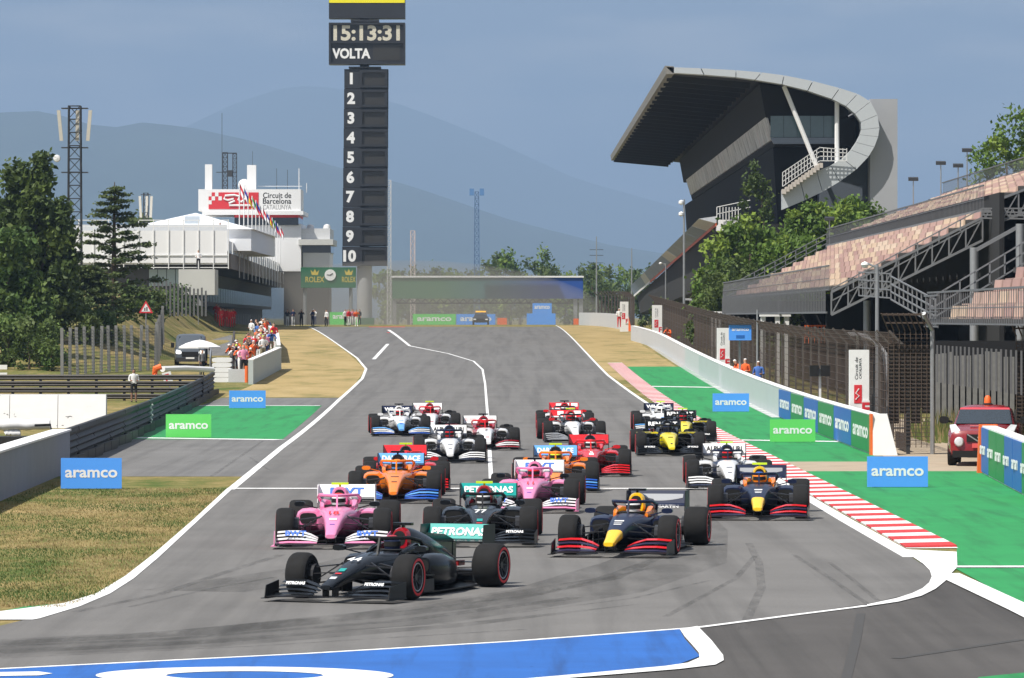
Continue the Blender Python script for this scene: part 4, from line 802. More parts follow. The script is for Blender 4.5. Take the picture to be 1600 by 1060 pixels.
for k in range(12):
    X = XL+(XR-XL)*k/11; pbox('rail_post', X-.04, X+.04, Y0-.25, Y0-.17, ZT-1.3, ZP+.1, M_WPAINT)
for z in (ZP, ZP-.55, ZT-.1, ZT-1.2): pbox('handrail', XL, XR, Y0-.24, Y0-.18, z, z+.07, M_WPAINT)
for k in range(36):
    Ya = Y0+1+k*8.8; pbox('balustrade_panel', XR-.05, XR, Ya, Ya+8.3, ZT+.12, ZT+1.25, mat('balustrade', (.45, .46, .47), .3)); pbox('balustrade_post', XR-.1, XR+.05, Ya-.2, Ya-.1, ZT+.1, ZT+1.4, M_WPAINT)
# storeys below the canopy
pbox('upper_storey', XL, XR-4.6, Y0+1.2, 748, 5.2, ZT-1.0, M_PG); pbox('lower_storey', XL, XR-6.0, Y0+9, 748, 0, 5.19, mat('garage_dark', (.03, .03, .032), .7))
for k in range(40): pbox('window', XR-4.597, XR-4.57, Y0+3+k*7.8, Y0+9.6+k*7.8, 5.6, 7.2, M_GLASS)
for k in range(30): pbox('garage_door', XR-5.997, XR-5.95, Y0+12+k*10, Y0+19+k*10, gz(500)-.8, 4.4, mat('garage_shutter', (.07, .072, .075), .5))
for k in range(5): x = PX(232+k*14, Y0); pbox('glazing', x, x+PX(13, Y0)-PX(0, Y0), Y0+1.0, Y0+1.1, PZ(447, Y0), PZ(421, Y0), mat('pale_glazing', (.42, .52, .53), .15, spec=.7))
pbox('stair_block', PX(268, Y0-18), PX(325, Y0-18), Y0-14, Y0-6, PZ(461, Y0-14), PZ(421, Y0-14), mat('block_concrete', (.52, .52, .49), .85, var=.12, scale=.5))
person('person in white shirt on top of the concrete stair block', (PX(310, Y0-10), Y0-10, PZ(421, Y0-14)), 0, 'hold', 'white', 'black'); person('person in black standing on the tent covered terrace', (PX(344, Y0+2), Y0+2, ZT+1.2), 0, 'hold', 'black', 'black', 'black')
# slatted fence on the bank under the building
sf = thing('slatted_fence', 'grey slatted fence on the bank below the white terrace', 'fence', gp(240, 365))
for k in range(14): MB().box(k*.30, k*.30+.14, -.03, .03, -.4, 2.4-.06*k+random.uniform(-.1, .1)).build('slat', mat('slat_grey', (.11, .11, .11), .9), sf)
# marquee on the terrace
tn = thing('marquee', 'white pitched marquee roof on the terrace of the pit building', 'marquee', (PX(300, 450), 450, ZP-.2))
hw = (PX(408, 450)-PX(205, 450))/2; pk = PZ(331, 450)-(ZP-.2); M_TENT = mat('tent_cloth', (.8, .82, .85), .6, var=.03)
def tent(par, cx, y0, y1, hw, pk, h0):
    MB().hexa([(cx-hw, y0, h0), (cx+hw, y0, h0), (cx, (y0*.75+y1*.25), pk), (cx, (y0*.75+y1*.25), pk)], [(cx-hw, y1, h0), (cx+hw, y1, h0), (cx, (y0*.4+y1*.6), pk), (cx, (y0*.4+y1*.6), pk)]).build('roof', M_TENT, par)
tent(tn, .0, -6, 40, hw, pk, -.3); MB().box(-hw*.96, hw*.96, -5.6, 39, -2.3, -.31).build('side_wall', M_TENT, tn); MB().box(-.3, 1.1, -5.7, -5.62, .2, .9).build('window', mat('tent_window', (.5, .56, .62), .3), tn)
t2 = thing('marquee', 'long low white marquee roof running along the terrace edge', 'marquee', (PX(290, 500), 500, ZP-.3), R(1.35)); tent(t2, 0, 0, 150, 4.2, 2.4, .1); MB().box(-3.4, 3.4, 1, 148, -1.5, .09).build('side_wall', M_TENT, t2)
# race control block with the circuit sign
YC = 610.0; cb = thing('control_building', 'white race control building carrying the red and white circuit sign', 'building', (PX(390, YC), YC, gz(YC)))
oc = Vector(cb.location)
def cbox(name, x0, x1, y0, y1, d0, d1, m, par=cb): return MB().box(PX(x0, YC)-oc.x, PX(x1, YC)-oc.x, d0, d1, PZ(y1, YC)-oc.z, PZ(y0, YC)-oc.z).build(name, m, par)
cbox('wall', 318, 470, 350, 424, 1, 16, M_PW); cbox('base', 440, 512, 418.5, 509, 6, 13, M_PD); cbox('window_band', 366, 466, 340, 352, .6, 14, M_GLASS); cbox('red_sill', 366, 466, 336, 340, .4, 14, M_REDP); cbox('upper_slab', 316, 474, 330, 336, -.3, 15, M_PW)
cbox('sign_block', 310, 470, 296, 330, 0, 8, M_PW); sg = cbox('sign_panel', 326, 404, 301, 327, -.06, -.003, M_REDP)
for k, (i, j) in enumerate([(0, 0), (1, 1), (0, 2), (2, 0), (3, 1)]): cbox('checker', 325.5+i*5.3, 325.5+i*5.3+5.3, 301+j*6.2, 301+j*6.2+6.2, -.09, -.061, M_WPAINT, sg)
def cpt(x, y, d=-.1): return (PX(x, YC)-oc.x, d, PZ(y, YC)-oc.z)
b = MB(); b.tube([cpt(*q) for q in ((398, 318), (388, 307), (377, 316), (372, 312), (374, 307), (366, 305), (352, 306), (350, 311), (356, 313), (365, 311), (367, 314), (358, 318), (358, 321), (398, 321), (400, 319))], .13, 5); b.build('circuit_outline', M_WPAINT, sg)
for s_, y, h in (('Circuit de', 305.5, .68), ('Barcelona', 314.5, .68), ('CATALUNYA', 324, .6)): letters(s_, h, M_TXT['black'] if h > .65 else mat('lettering_grey', (.35, .35, .35), .6), cb, cpt(433, y, -.01), width=3.6)
for x0, x1, y0, m in ((318, 329, 256, M_PW), (384, 398, 257, M_PW)): cbox('chimney', x0, x1, y0, 296, 3, 4.2, m)
b = MB(); q = cpt(349, 296, 4); lattice(b, q, PZ(237, YC)-PZ(296, YC), .6, .6, 8, .06); q2 = cpt(364, 296, 4); lattice(b, q2, PZ(239, YC)-PZ(296, YC), .5, .5, 8, .05); b.bar(cpt(346, 238, 4), cpt(367, 238, 4), .12); b.bar(cpt(335, 268, 4), cpt(367, 268, 4), .1)
b.box(*[v for v in (cpt(352, 0)[0], cpt(360, 0)[0])], 3.5, 4.3, cpt(0, 275)[2], cpt(0, 265)[2]); b.build('antenna_frame', M_DKMET, cb)
for x, y0, w_ in ((344, 175, .05), (392, 235, .04), (430, 262, .05), (447, 264, .05), (465, 262, .09), (321, 275, .06), (477, 285, .08)): MB().bar(cpt(x, y0, 4), cpt(x, 300, 4), w_).build('aerial', M_DKMET if w_ < .08 else M_WPAINT, cb)
MB().lathe([(0, 0), (.5, .12), (.75, .35)], cpt(379, 288, 3), 'y', 14).build('dish', M_WPAINT, cb); MB().bar(cpt(400, 290, 4), cpt(470, 290, 4), .06).build('roof_rail', M_WPAINT, cb)
cbox('tower_wing', 472, 514, 395, 418, 2, 14, M_PW); cbox('tower_window', 470, 516, 382, 395, 2.2, 14, M_GLASS); cbox('tower_visor', 466, 520, 374, 383, .6, 14.5, mat('visor', (.55, .55, .52), .6)); cbox('tower_roof', 468, 515, 357, 374, 1.5, 14, mat('tower_roof', (.6, .61, .62), .6))
for x in (482, 508): MB().lathe([(0, .5), (.4, .35), (.5, 0), (.4, -.4)], cpt(x, 355, 6), 'z', 10).build('roof_dome', M_WPAINT, cb, True)
# flags on poles along the terrace
fc = [((.55, .02, .03), (.8, .8, .8)), ((.02, .04, .3), (.8, .8, .8)), ((.6, .02, .02), (.75, .5, .02)), ((.02, .25, .08), (.7, .7, .7)), ((.02, .05, .35), (.6, .02, .03)), ((.75, .75, .75), (.55, .02, .03))]
for k in range(18):
    Y = 452+k*13; base = Vector((XR+.25+SK_*(Y-Y0), Y, ZT+.1)); h = 7.0-.1*k
    c1, c2 = fc[k % 6]; t = thing('flag', 'national flag on white pole, %s, along the terrace edge' % ['red and white', 'dark blue and white', 'red and yellow', 'green and white', 'blue and red', 'white and red'][k % 6], 'flag', base, 0, 'flags along the pit building terrace')
    MB().tube([(0, 0, -2), (0, 0, h)], .05, 6).build('pole', M_WPAINT, t)
    for half in (0, 1):
        b = MB(); rows = [[(.05+.075*i, .08*math.sin(i*1.3+k), 0) for j in (0, 1, 2)] for i in range(6)]
        rows = [[(p[0], p[1], h-.1-.42*half-.21*j-.17*i) for j, p in enumerate(r)] for i, r in enumerate(rows)]; b.loft(rows, cap=False, closed=False); b.build('flag_half', mat('flag_%d_%d' % (k % 6, half), (c1, c2)[half], .8), t)
# clock board over the pit exit
rb = thing('clock_gantry', 'green watch maker gantry with round clock across the pit lane', 'gantry', (PX(513, 560), 560, gz(560)))
orb = Vector(rb.location)
def rpt_(x, y, d=0): return (PX(x, 560)-orb.x, d, PZ(y, 560)-orb.z)
p0, p1 = rpt_(470, 450), rpt_(556, 418); MB().box(p0[0], p1[0], 0, 1.2, p0[2], p1[2]).build('panel', mat('gantry_green', (.012, .12, .05), .5), rb)
M_GOLD = mat('gold_print', (.55, .42, .06), .5)
for x in (492, 545): letters('ROLEX', .62, M_GOLD, rb, rpt_(x, 437, -.01), width=2.2 if x < 500 else 1.6); MB().prism([(-.35, 0), (.35, 0), (.5, .6), (.2, .3), (0, .7), (-.2, .3), (-.5, .6)], lambda u, v, t: (rpt_(x, 430)[0]+u, t, rpt_(x, 430)[2]+v), -.02, -.003).build('crown_mark', M_GOLD, rb)
ck = MB().lathe([(0, -.12), (.66, -.12), (.66, -.003)], rpt_(516, 430), 'y', 24).build('clock_face', M_WPAINT, rb); b = MB(); cc = rpt_(516, 430, -.14); b.bar(cc, (cc[0]+.3, cc[1], cc[2]+.2), .07); b.bar(cc, (cc[0]-.4, cc[1], cc[2]+.05), .06); b.build('clock_hand', K_DARK, ck)
for x in (476, 548): MB().tube([rpt_(x, 450, .6), rpt_(x, 509, .6)], .22, 8).build('leg', M_GALV, rb)
# lap tower
YT = 600.0; tw = thing('lap_tower', 'tall dark lap tower with clock, numbers one to ten and yellow top', 'tower', (PX(569, YT), YT, gz(YT)))
ot = Vector(tw.location); M_TW = mat('tower_panel', (.022, .024, .03), .45, var=.2); M_TW2 = mat('tower_screen', (.035, .033, .03), .35, var=.5, scale=14)
def tp(x, y, d=0): return (PX(x, YT)-ot.x, d, PZ(y, YT)-ot.z)
def tbox(name, x0, x1, y0, y1, d0, d1, m, par=tw): a, c = tp(x0, y1), tp(x1, y0); return MB().box(a[0], c[0], d0, d1, a[2], c[2]).build(name, m, par)
MB().lathe([(.95, 0), (.95, PZ(414, YT)-ot.z)], (0, 1.6, 0), 'z', 20).build('column', mat('tower_column', (.33, .335, .34), .5, var=.1, scale=.6), tw, True)
MB().lathe([(.6, PZ(414, YT)-ot.z), (.6, PZ(10, YT)-ot.z)], (0, 1.6, 0), 'z', 12).build('spine', M_TW, tw)
for k in range(10):
    y0 = 108+k*30.8; xl = 538-k*.35; pn = tbox('lap_panel', xl, 606.5-k*.2, y0+.4, y0+30.4, 0, 2.4, M_TW)
    fr = MB(); X0, X1 = tp(562, 0)[0], tp(605, 0)[0]; Z0, Z1 = tp(0, y0+29)[2], tp(0, y0+2)[2]
    for q in ((X0, X1, Z1-.3, Z1), (X0, X1, Z0, Z0+.3), (X0, X0+.3, Z0+.3, Z1-.3), (X1-.3, X1, Z0+.3, Z1-.3)): fr.box(q[0], q[1], -.35, -.003, q[2], q[3])
    fr.build('frame', M_TW, pn); MB().box(X0+.3, X1-.3, -.05, -.003, Z0+.3, Z1-.3).build('screen', M_TW2, pn)
    letters(str(k+1), 1.28, K_WTXT, pn, tp(549-k*.3, y0+15, -.02), bold=.07)
tbox('collar', 545, 595, 104.5, 107, -.2, 2.6, M_TW)
ckp = tbox('clock_panel', 514, 633, 36, 101, -.1, 2.6, M_TW); fr = MB()
for x0, x1, y0, y1 in ((514, 633, 36, 39), (514, 633, 98, 101), (514, 517, 39, 98), (630, 633, 39, 98), (517, 630, 65, 68)): a, c = tp(x0, y1), tp(x1, y0); fr.box(a[0], c[0], -.4, -.103, a[2], c[2])
fr.build('frame', M_TW, ckp); M_LED = mat('clock_digits', (.62, .58, .47), .5, var=.3, scale=6)
letters('15:13:31', 1.75, M_LED, ckp, tp(573, 52, -.15), bold=.05, width=8.3); letters('VOLTA', 1.15, K_WTXT, ckp, tp(549, 84, -.15), bold=.06, width=4.8); tbox('screen', 583, 625, 71, 95, -.14, -.11, M_TW2, ckp)
tbox('collar', 548, 592, 31, 34.5, -.1, 2.6, M_TW); tpp = tbox('top_panel', 514, 633, -40, 29, -.1, 2.6, M_TW); tbox('yellow_band', 514.5, 632.5, -39, 5, -.16, -.103, mat('yellow_board', (.85, .75, .01), .5), tpp)
tbox('base_box', 556, 584, 497, 509, .2, 3, mat('base_green', (.03, .12, .05), .6))
# masts beyond
b = MB(); lattice(b, gp(608, 640), PZ(282, 640)-gz(640), .5, .5, 24, .06); tag(b.build('lattice_mast', mat('mast_white', (.6, .6, .6), .5)), 'thin white lattice mast beside the lap tower', 'mast')
b = MB(); lattice(b, gp(645, 680), PZ(361, 680)-gz(680), .6, .6, 14, .07); tag(b.build('lattice_mast', mat('mast_red_white', (.6, .5, .48), .5)), 'short red and white lattice mast behind the gantry', 'mast')
fm = thing('floodlight_mast', 'tall blue floodlight mast behind the start gantry', 'mast', gp(745, 760)); h = PZ(300, 760)-fm.location.z; b = MB(); lattice(b, (0, 0, 0), h, .9, .6, 22, .07); b.build('pole', mat('mast_blue', (.06, .13, .28), .5), fm)
for s in (-1, 1): MB().box(s*.8-.35, s*.8+.35, -.4, .2, h-.6, h+.5).build('floodlight', mat('lamp_blue', (.10, .22, .45), .5), fm)
for x, yt, Y, l in ((932, 370, 700, 'thin mast with cross arms behind the far trees'), (987, 388, 640, 'thin grey mast beside the blue grandstand banner')):
    q = gp(x, Y); hh = PZ(yt, Y)-q.z; t = thing('aerial_mast', l, 'mast', q); MB().tube([(0, 0, 0), (0, 0, hh)], [.16, .07], 6).build('pole', M_GALV, t)
    if x < 950:
        for z in (hh*.72, hh*.8, hh*.86): MB().bar((-1, 0, z), (1, 0, z), .08).build('cross_arm', M_DKMET, t)
# start gantry
sgn = thing('start_gantry', 'wide green to blue banner gantry across the start straight', 'gantry', gp(762, 620)); og = Vector(sgn.location)
def gq(x, y, d=0): return Vector((PX(x, 620)-og.x, d, PZ(y, 620)-og.z))
m, n, bb = nodes_of('gantry_banner'); tcn = n.nodes.new('ShaderNodeTexCoord'); sx = n.nodes.new('ShaderNodeSeparateXYZ'); n.links.new(tcn.outputs['Generated'], sx.inputs[0]); n.links.new(ramp(n, sx.outputs[0], [(.25, (.03, .14, .06)), (.5, (.02, .12, .13)), (.8, (.01, .065, .30))]), bb.inputs['Base Color']); bb.inputs['Roughness'].default_value = .6
a, c = gq(613, 467), gq(911, 434); MB().box(a.x, c.x, 0, 1.6, a.z, c.z).build('banner', m, sgn); MB().box(a.x-.1, c.x+.1, -.2, 1.8, c.z+.003, c.z+.22).build('top_rail', M_WPAINT, sgn)
for x in (616, 899, 908): MB().box(gq(x, 0).x-.25, gq(x, 0).x+.25, .4, 1.0, -.5, a.z-.003).build('leg', M_GALV, sgn)
b = MB()
for k in range(24): q0 = gq(616+k*12, 467); q1 = gq(622+k*12, 474); q2 = gq(628+k*12, 467); b.bar((q0.x, .8, q0.z), (q1.x, .8, q1.z), .1); b.bar((q1.x, .8, q1.z), (q2.x, .8, q2.z), .1)
b.bar((gq(616, 0).x, .8, gq(0, 474).z), (gq(908, 0).x, .8, gq(0, 474).z), .15); b.build('truss', M_DKMET, sgn)
# boards, lights and cars at the start line
def lowboard(label, x0, x1, y0, y1, Y, m, txt, tw_=None):
    t = thing('banner_board', label, 'sign', (PX((x0+x1)/2, Y), Y, PZ(y1, Y))); w_ = PX(x1, Y)-PX(x0, Y); h = PZ(y0, Y)-PZ(y1, Y)
    MB().box(-w_/2, w_/2, 0, .1, -1, h).build('panel', m, t)
    if txt: letters(txt, h*.5, K_WTXT, t, (0, -.005, h*.5), bold=.04, width=w_*.8)
lowboard('green sponsor banner on the wall below the start gantry', 645, 712, 491, 507, 590, B_GREEN, 'aramco'); lowboard('blue sponsor banner next to the green one below the start gantry', 713, 774, 491, 507, 590, B_BLUE, 'aramco'); lowboard('green sponsor banner below the clock gantry', 515, 562, 488, 503, 560, B_GREEN, 'aramco')
lowboard('blue box board under the right leg of the start gantry', 832, 862, 474, 487, 585, B_BLUE, 'aramco'); lowboard('pale blue low board beside the track under the gantry', 823, 868, 490, 507, 575, B_BLUE, None); lowboard('orange block beside the blue start line banner', 777, 792, 497, 507, 588, M_ORANGE, None); lowboard('orange block beside the gantry leg', 896, 904, 498, 509, 570, M_ORANGE, None)
sc = thing('course_car', 'dark course car with amber roof light following under the gantry', 'car', (PX(751, 560), 560, gz(560)))
b = MB(); b.loft([ring(y, hw_, .25, zt, .45, 16) for y, hw_, zt in ((0, .8, .7), (.3, .93, .9), (1.3, .95, 1.0), (3.8, .95, 1.05), (4.4, .85, .95))]); b.loft([ring(y, hw_, .8, zt, .5, 16) for y, hw_, zt in ((1.1, .8, .95), (1.9, .7, 1.45), (3.2, .7, 1.45), (4.0, .75, 1.0))]); b.build('body', pm('course', (.02, .022, .025)), sc, True)
MB().box(-.6, .6, 2.2, 2.5, 1.46, 1.62).build('light_bar', mat('amber', (.9, .4, .02), .4, emit=((1, .5, .05), .8)), sc); MB().hexa([(-.66, 1.2, .98), (.66, 1.2, .98), (.6, 1.78, 1.4), (-.6, 1.78, 1.4)], [(-.66, 1.3, .98), (.66, 1.3, .98), (.6, 1.88, 1.4), (-.6, 1.88, 1.4)]).build('windscreen', M_GLASS, sc)
for s in (-1, 1):
    MB().box(s*.68-.16, s*.68+.16, -.02, .1, .55, .7).build('headlight', mat('headlamp', (.8, .8, .8), .2), sc)
    for y in (.8, 3.6): MB().lathe([(.0, -.1), (.32, -.1), (.32, .1), (0, .1)], (s*.86, y, .32), 'x', 16).build('wheel', K_TYRE, sc, True)
# people and clutter on the far pit wall
rf = random.Random(9)
for k in range(16):
    tp_, bt_ = rf.choice(['white', 'black', 'red', 'navy', 'orange', 'pink']), rf.choice(['black', 'white', 'navy']); x = 440+rf.uniform(0, 130); Y = 480+rf.uniform(0, 60)
    person('person in %s top and %s trousers by the far pit wall' % (tp_, bt_), gp(x, Y), R(rf.uniform(-60, 60)), rf.choice(['hold', 'relax', 'camera']), tp_, bt_, rf.choice([None, 'white', 'black']), False, 0, 1, 'people at the far pit wall')
# far trees
rt = random.Random(4)
for k in range(26):
    x = 606+k*16+rt.uniform(-6, 6) if k < 22 else 925+(k-22)*26; Y = 880+rt.uniform(-60, 160); top = rt.uniform(405, 428)
    if k in (11, 12, 15, 16): top = 393+rt.uniform(0, 8)
    if k < 8: top = 412+rt.uniform(0, 12)
    h = PZ(top, Y)-gz(Y); wd = rt.uniform(2.2, 3.6) if top > 402 else 2.0
    tree('far_tree', ['olive green tree behind the start gantry', 'bright green tree rising behind the blue end of the gantry', 'tall narrow tree rising above the start gantry'][2 if top < 402 else (1 if k > 14 else 0)], (PX(x, Y), Y, gz(Y)), [(0, 0, h*.58, wd, wd, h*.42, .5), (wd*.4, 0, h*.4, wd, wd, h*.3, .3)], L_OAK if k % 3 else L_PINE, 1500, .38, h*.7, .3, 100+k, 'trees beyond the start straight', nclump=40, clump_r=1.1, limbs=3)
tree('far_tree', 'green tree on the skyline behind the white terrace', gp(190, 560), [(0, 0, 9, 5, 4, 3, .5)], L_OAK, 1500, .35, 8, .3, 140, None, 30, 1.0); 
for o in bpy.data.objects:
    if o.name.startswith('far_tree') and o.get('label', '').endswith('terrace'): o.location.z = PZ(352, 560)-11
# ================================================================ right side: wall, fence, stands
M_LGREY = mat('wall_light', (.5, .51, .52), .8, var=.06, scale=.7)
WX = 10.45
def gY(X, Y, dz=0): return Vector((X, Y, gz(Y)+dz))
wl = thing('trackside_wall', 'long pale concrete wall along the green run-off with sponsor banners at its end', 'wall', gY(WX, 139))
ow = Vector(wl.location)
def wseg(X0, Ya, X1, Yb, m, h=1.15, th=.3, name='wall_block'):
    a, c = gY(X0, Ya)-ow, gY(X1, Yb)-ow; u = Vector((0, 0, h)); t = Vector((th, 0, 0)); d = Vector((0, 0, -.3))
    MB().hexa([a+d, a+t+d, a+t+u, a+u], [c+d, c+t+d, c+t+u, c+u]).build(name, m, wl)
    u2 = Vector((0, 0, h+.003)); u3 = Vector((0, 0, h+.03)); e = Vector((-.012, 0, 0)); f = Vector((th+.012, 0, 0))
    MB().hexa([a+e+u2, a+f+u2, a+f+u3, a+e+u3], [c+e+u2, c+f+u2, c+f+u3, c+e+u3]).build('coping', M_CWHITE, wl)
for k in range(6):
    Ya = 139.6+k*8; wseg(WX, Ya, WX, Ya+7.97, M_WALLG)
    a = gY(WX, Ya)-ow; b = MB(); b.box(-.03, -.003, a.y+.05, a.y+7.9, a.z+.06, a.z+1.13); bn = b.build('banner', B_DBLUE if k % 2 else B_DGREEN, wl)
    letters('aramco', .44, K_WTXT, bn, (-.036, a.y+4, a.z+.6), (0, 0, R(-90)), .04, width=6.2)
for k in range(16): Ya = 187.6+k*9; wseg(WX, Ya, WX, Ya+8.97, M_WALLG if k < 9 else M_LGREY)
for k in range(5): Ya = 331.6+k*10; wseg(WX-.04*k*k, Ya, WX-.04*(k+1)**2, Ya+9.97, M_LGREY)
MB().box(-.06, -.003, .0, .62, -.2, 1.2).build('end_post', M_ORANGE, wl)
b = MB(); b.hexa([(-.0, -.2, -.3), (.78, -.2, -.3), (.42, .1, 1.2), (-.0, .1, 1.2)], [(-.0, .34, -.3), (.78, .34, -.3), (.45, .34, 1.2), (-.05, .34, 1.2)]); b.build('end_block', M_CWHITE, wl)
b = MB(); 
for k in range(60): Y = 187+k*3; b.box(WX-.32-ow.x, WX-.003-ow.x, Y-139, Y-139+2.9, gz(Y)-ow.z-.05, gz(Y)-ow.z+.03)
b.build('foot_kerb', M_LGREY, wl)
# second barrier at the gate
b2 = thing('banner_barrier', 'low barrier with blue and green sponsor panels and orange end beside the red car', 'barrier', (12.05, 123, 0)); dx = -.037
for k in range(6):
    ya, yb = -k*6, -k*6-5.97; MB().hexa([(dx*-ya, ya, -.1), (dx*-ya+.35, ya, -.1), (dx*-ya+.35, ya, 1.22), (dx*-ya, ya, 1.22)], [(dx*-yb, yb, -.1), (dx*-yb+.35, yb, -.1), (dx*-yb+.35, yb, 1.22), (dx*-yb, yb, 1.22)]).build('barrier_block', M_CWHITE, b2)
    for j in range(2):
        y0 = ya-j*3; q = MB(); q.hexa([(dx*-y0-.03, y0-.02, .05), (dx*-y0-.003, y0-.02, .05), (dx*-y0-.003, y0-.02, 1.18), (dx*-y0-.03, y0-.02, 1.18)], [(dx*-(y0-3)-.03, y0-2.95, .05), (dx*-(y0-3)-.003, y0-2.95, .05), (dx*-(y0-3)-.003, y0-2.95, 1.18), (dx*-(y0-3)-.03, y0-2.95, 1.18)])
        pn = q.build('banner', (B_DBLUE, B_DGREEN)[(j+k) % 2], b2); letters('aramco', .3, K_WTXT, pn, (dx*-(y0-1.5)-.036, y0-1.5, .62), (0, 0, R(-90)), .04, width=2.4)
MB().hexa([(-.12, .003, -.1), (.5, .003, -.1), (.4, .003, 1.25), (-.06, .003, 1.25)], [(-.12, .3, -.1), (.5, .3, -.1), (.4, .3, 1.25), (-.06, .3, 1.25)]).build('end_block', M_ORANGE, b2)
# catch fence
M_RUST = mat('rusty_mesh', (.085, .062, .048), .85, metal=.2, var=.45, scale=.35)
cf = thing('catch_fence', 'rusty brown catch fence with bent top behind the trackside wall', 'fence', gY(11.65, 142)); of = Vector(cf.location)
pn = MB()
for k in range(8): pn.bar((0, k*.63, .2), (0, k*.63, 3.1), .022, .022)
for k in range(8): pn.bar((0, k*.63, 3.1), (-.45, k*.63, 3.55), .02, .02)
for k in range(9): pn.bar((0, 0, .9+k*.27), (0, 5, .9+k*.27), .014)
for k in range(3): pn.bar((-.15-.15*k, 0, 3.25+.15*k), (-.15-.15*k, 5, 3.25+.15*k), .016)
pnm = pn.mesh('mesh_panel', M_RUST); ptm = MB(); ptm.bar((0, 0, -.2), (0, 0, 3.1), .09); ptm.bar((0, 0, 3.1), (-.5, 0, 3.6), .07); ptm = ptm.mesh('post', mat('rusty_post', (.10, .085, .075), .7, metal=.3, var=.3))
lbm = MB().box(-.02, .02, .1, 3.4, .05, .55).mesh('kick_board', mat('kick_board', (.05, .035, .028), .9, var=.4, scale=.8))
for k in range(50):
    Y = 142+k*5; X = 11.65-.0006*max(0, Y-330)**1.5*.3; q = gY(X, Y)-of; q2 = gY(X, Y+5)-of; sl_ = math.atan((q2.z-q.z)/5)
    for nm, me in (('mesh_panel', pnm), ('post', ptm), ('kick_board', lbm)): link(nm, me, cf, q, (sl_, 0, 0))
def fence_end(label, x0, x1, ytop, Y, wires=30):
    t = thing('fence_end_panel', label, 'fence', (PX(x0, Y), Y, 0)); w_ = PX(x1, Y)-PX(x0, Y); h = PZ(ytop, Y)
    b = MB()
    for k in range(wires): b.bar((0, 0, .3+k*(h-.8)/wires), (w_, 0, .3+k*(h-.8)/wires), .016)
    for k in range(9): b.bar((k*w_/8, 0, .2), (k*w_/8, 0, h-.5), .02)
    for k in range(9): b.bar((k*w_/8, 0, h-.5), (k*w_/8-.25, -.5, h), .03)
    b.box(-.22, w_-.2, -.5, -.47, h-.06, h); b.box(-.1, w_-.1, -.27, -.24, h-.3, h-.25); b.build('mesh', M_RUST, t)
    for k in (0, .45): MB().box(k*w_-.05, k*w_+.06, .02, .1, -.1, 1.4).build('prop', M_DKMET, t)
    p = MB(); p.tube([(w_, 0, -.2), (w_, 0, h-.5), (w_-.3, -.5, h)], .07, 8); p.build('post', M_GALV, t, True)
    for k in range(4):
        sh = MB(); sh.box(k*w_/4+.02, (k+1)*w_/4-.02, .03, .05, .9+.3*(k % 2), h-.9); sh.build('shade_strip', mat('shade_cloth', (.035, .028, .022), .9, var=.5, scale=2), t)
fence_end('rusty end panel of the catch fence with galvanised post at the gate', 1388, 1457, 490, 140); fence_end('rusty fence panel beyond the gate at the red car', 1588, 1660, 498, 135)
# marker cabinets with the circuit logo
def cabinet(label, X, Y, w_, h, zb=0):
    t = thing('marker_cabinet', label, 'cabinet', gY(X, Y)); MB().box(-w_/2, w_/2, 0, w_*.8, zb, h).build('body', M_WPAINT, t); lg = MB().box(-w_*.28, w_*.12, -.012, -.003, h*.42, h*.62).build('logo', M_REDP, t)
    b = MB(); b.tube([(-w_*.2, -.016, h*.46), (-w_*.02, -.016, h*.5), (-w_*.2, -.016, h*.53), (-w_*.02, -.016, h*.58)], .02, 5); b.build('logo_line', M_WPAINT, lg); letters('Circuit de', .1, M_TXT['black'], t, (-w_*.16, -.005, h*.80), (0, R(-90), 0), 0, width=h*.24); letters('CATALUNYA', .08, M_TXT['black'], t, (w_*.04, -.005, h*.80), (0, R(-90), 0), 0, width=h*.22)
    f = MB().box(w_*.12, w_*.52, -.05, -.02, h*.27, h*.45).build('marker_plate', M_WPAINT, t); letters('F', h*.13, M_REDP, f, (w_*.32, -.055, h*.36), bold=.05)
cabinet('white marker cabinet with red F nearest the banner covered wall end', 11.15, 154, .62, 2.95); cabinet('white marker cabinet with red F beside the blue box', 11.1, 252, .66, 2.85); cabinet('white marker cabinet at the far end of the pale wall', 11.1, 367, .75, 2.95); cabinet('white marker cabinet beyond the wall gap', 10.1, 432, .75, 2.7)
# far wall and fence beyond the gap
fw_ = thing('trackside_wall', 'far pale wall beyond the gap with orange end', 'wall', gY(10.2, 436)); 
for k in range(5): a = gY(10.2-.02*k*k*6, 436+k*16)-Vector(fw_.location); c = gY(10.2-.02*(k+1)**2*6, 452+k*16)-Vector(fw_.location); MB().hexa([a+Vector((0, 0, -.3)), a+Vector((.3, 0, -.3)), a+Vector((.3, 0, 1.35)), a+Vector((0, 0, 1.35))], [c+Vector((0, 0, -.3)), c+Vector((.3, 0, -.3)), c+Vector((.3, 0, 1.35)), c+Vector((0, 0, 1.35))]).build('wall_block', M_LGREY, fw_)
MB().hexa([(-.1, -.3, -.3), (.75, -.3, -.3), (.35, -.1, 1.5), (-.1, -.1, 1.5)], [(-.1, -.01, -.3), (.75, -.01, -.3), (.35, -.01, 1.5), (-.1, -.01, 1.5)]).build('end_block', M_ORANGE, fw_)
f2 = thing('catch_fence', 'dark catch fence beyond the wall gap', 'fence', gY(11.0, 432))
for k in range(14):
    q = gY(11.0-.0005*(k*6)**2*.6, 432+k*6)-Vector(f2.location)
    for nm, me in (('mesh_panel', pnm), ('post', ptm)): link(nm, me, f2, q)
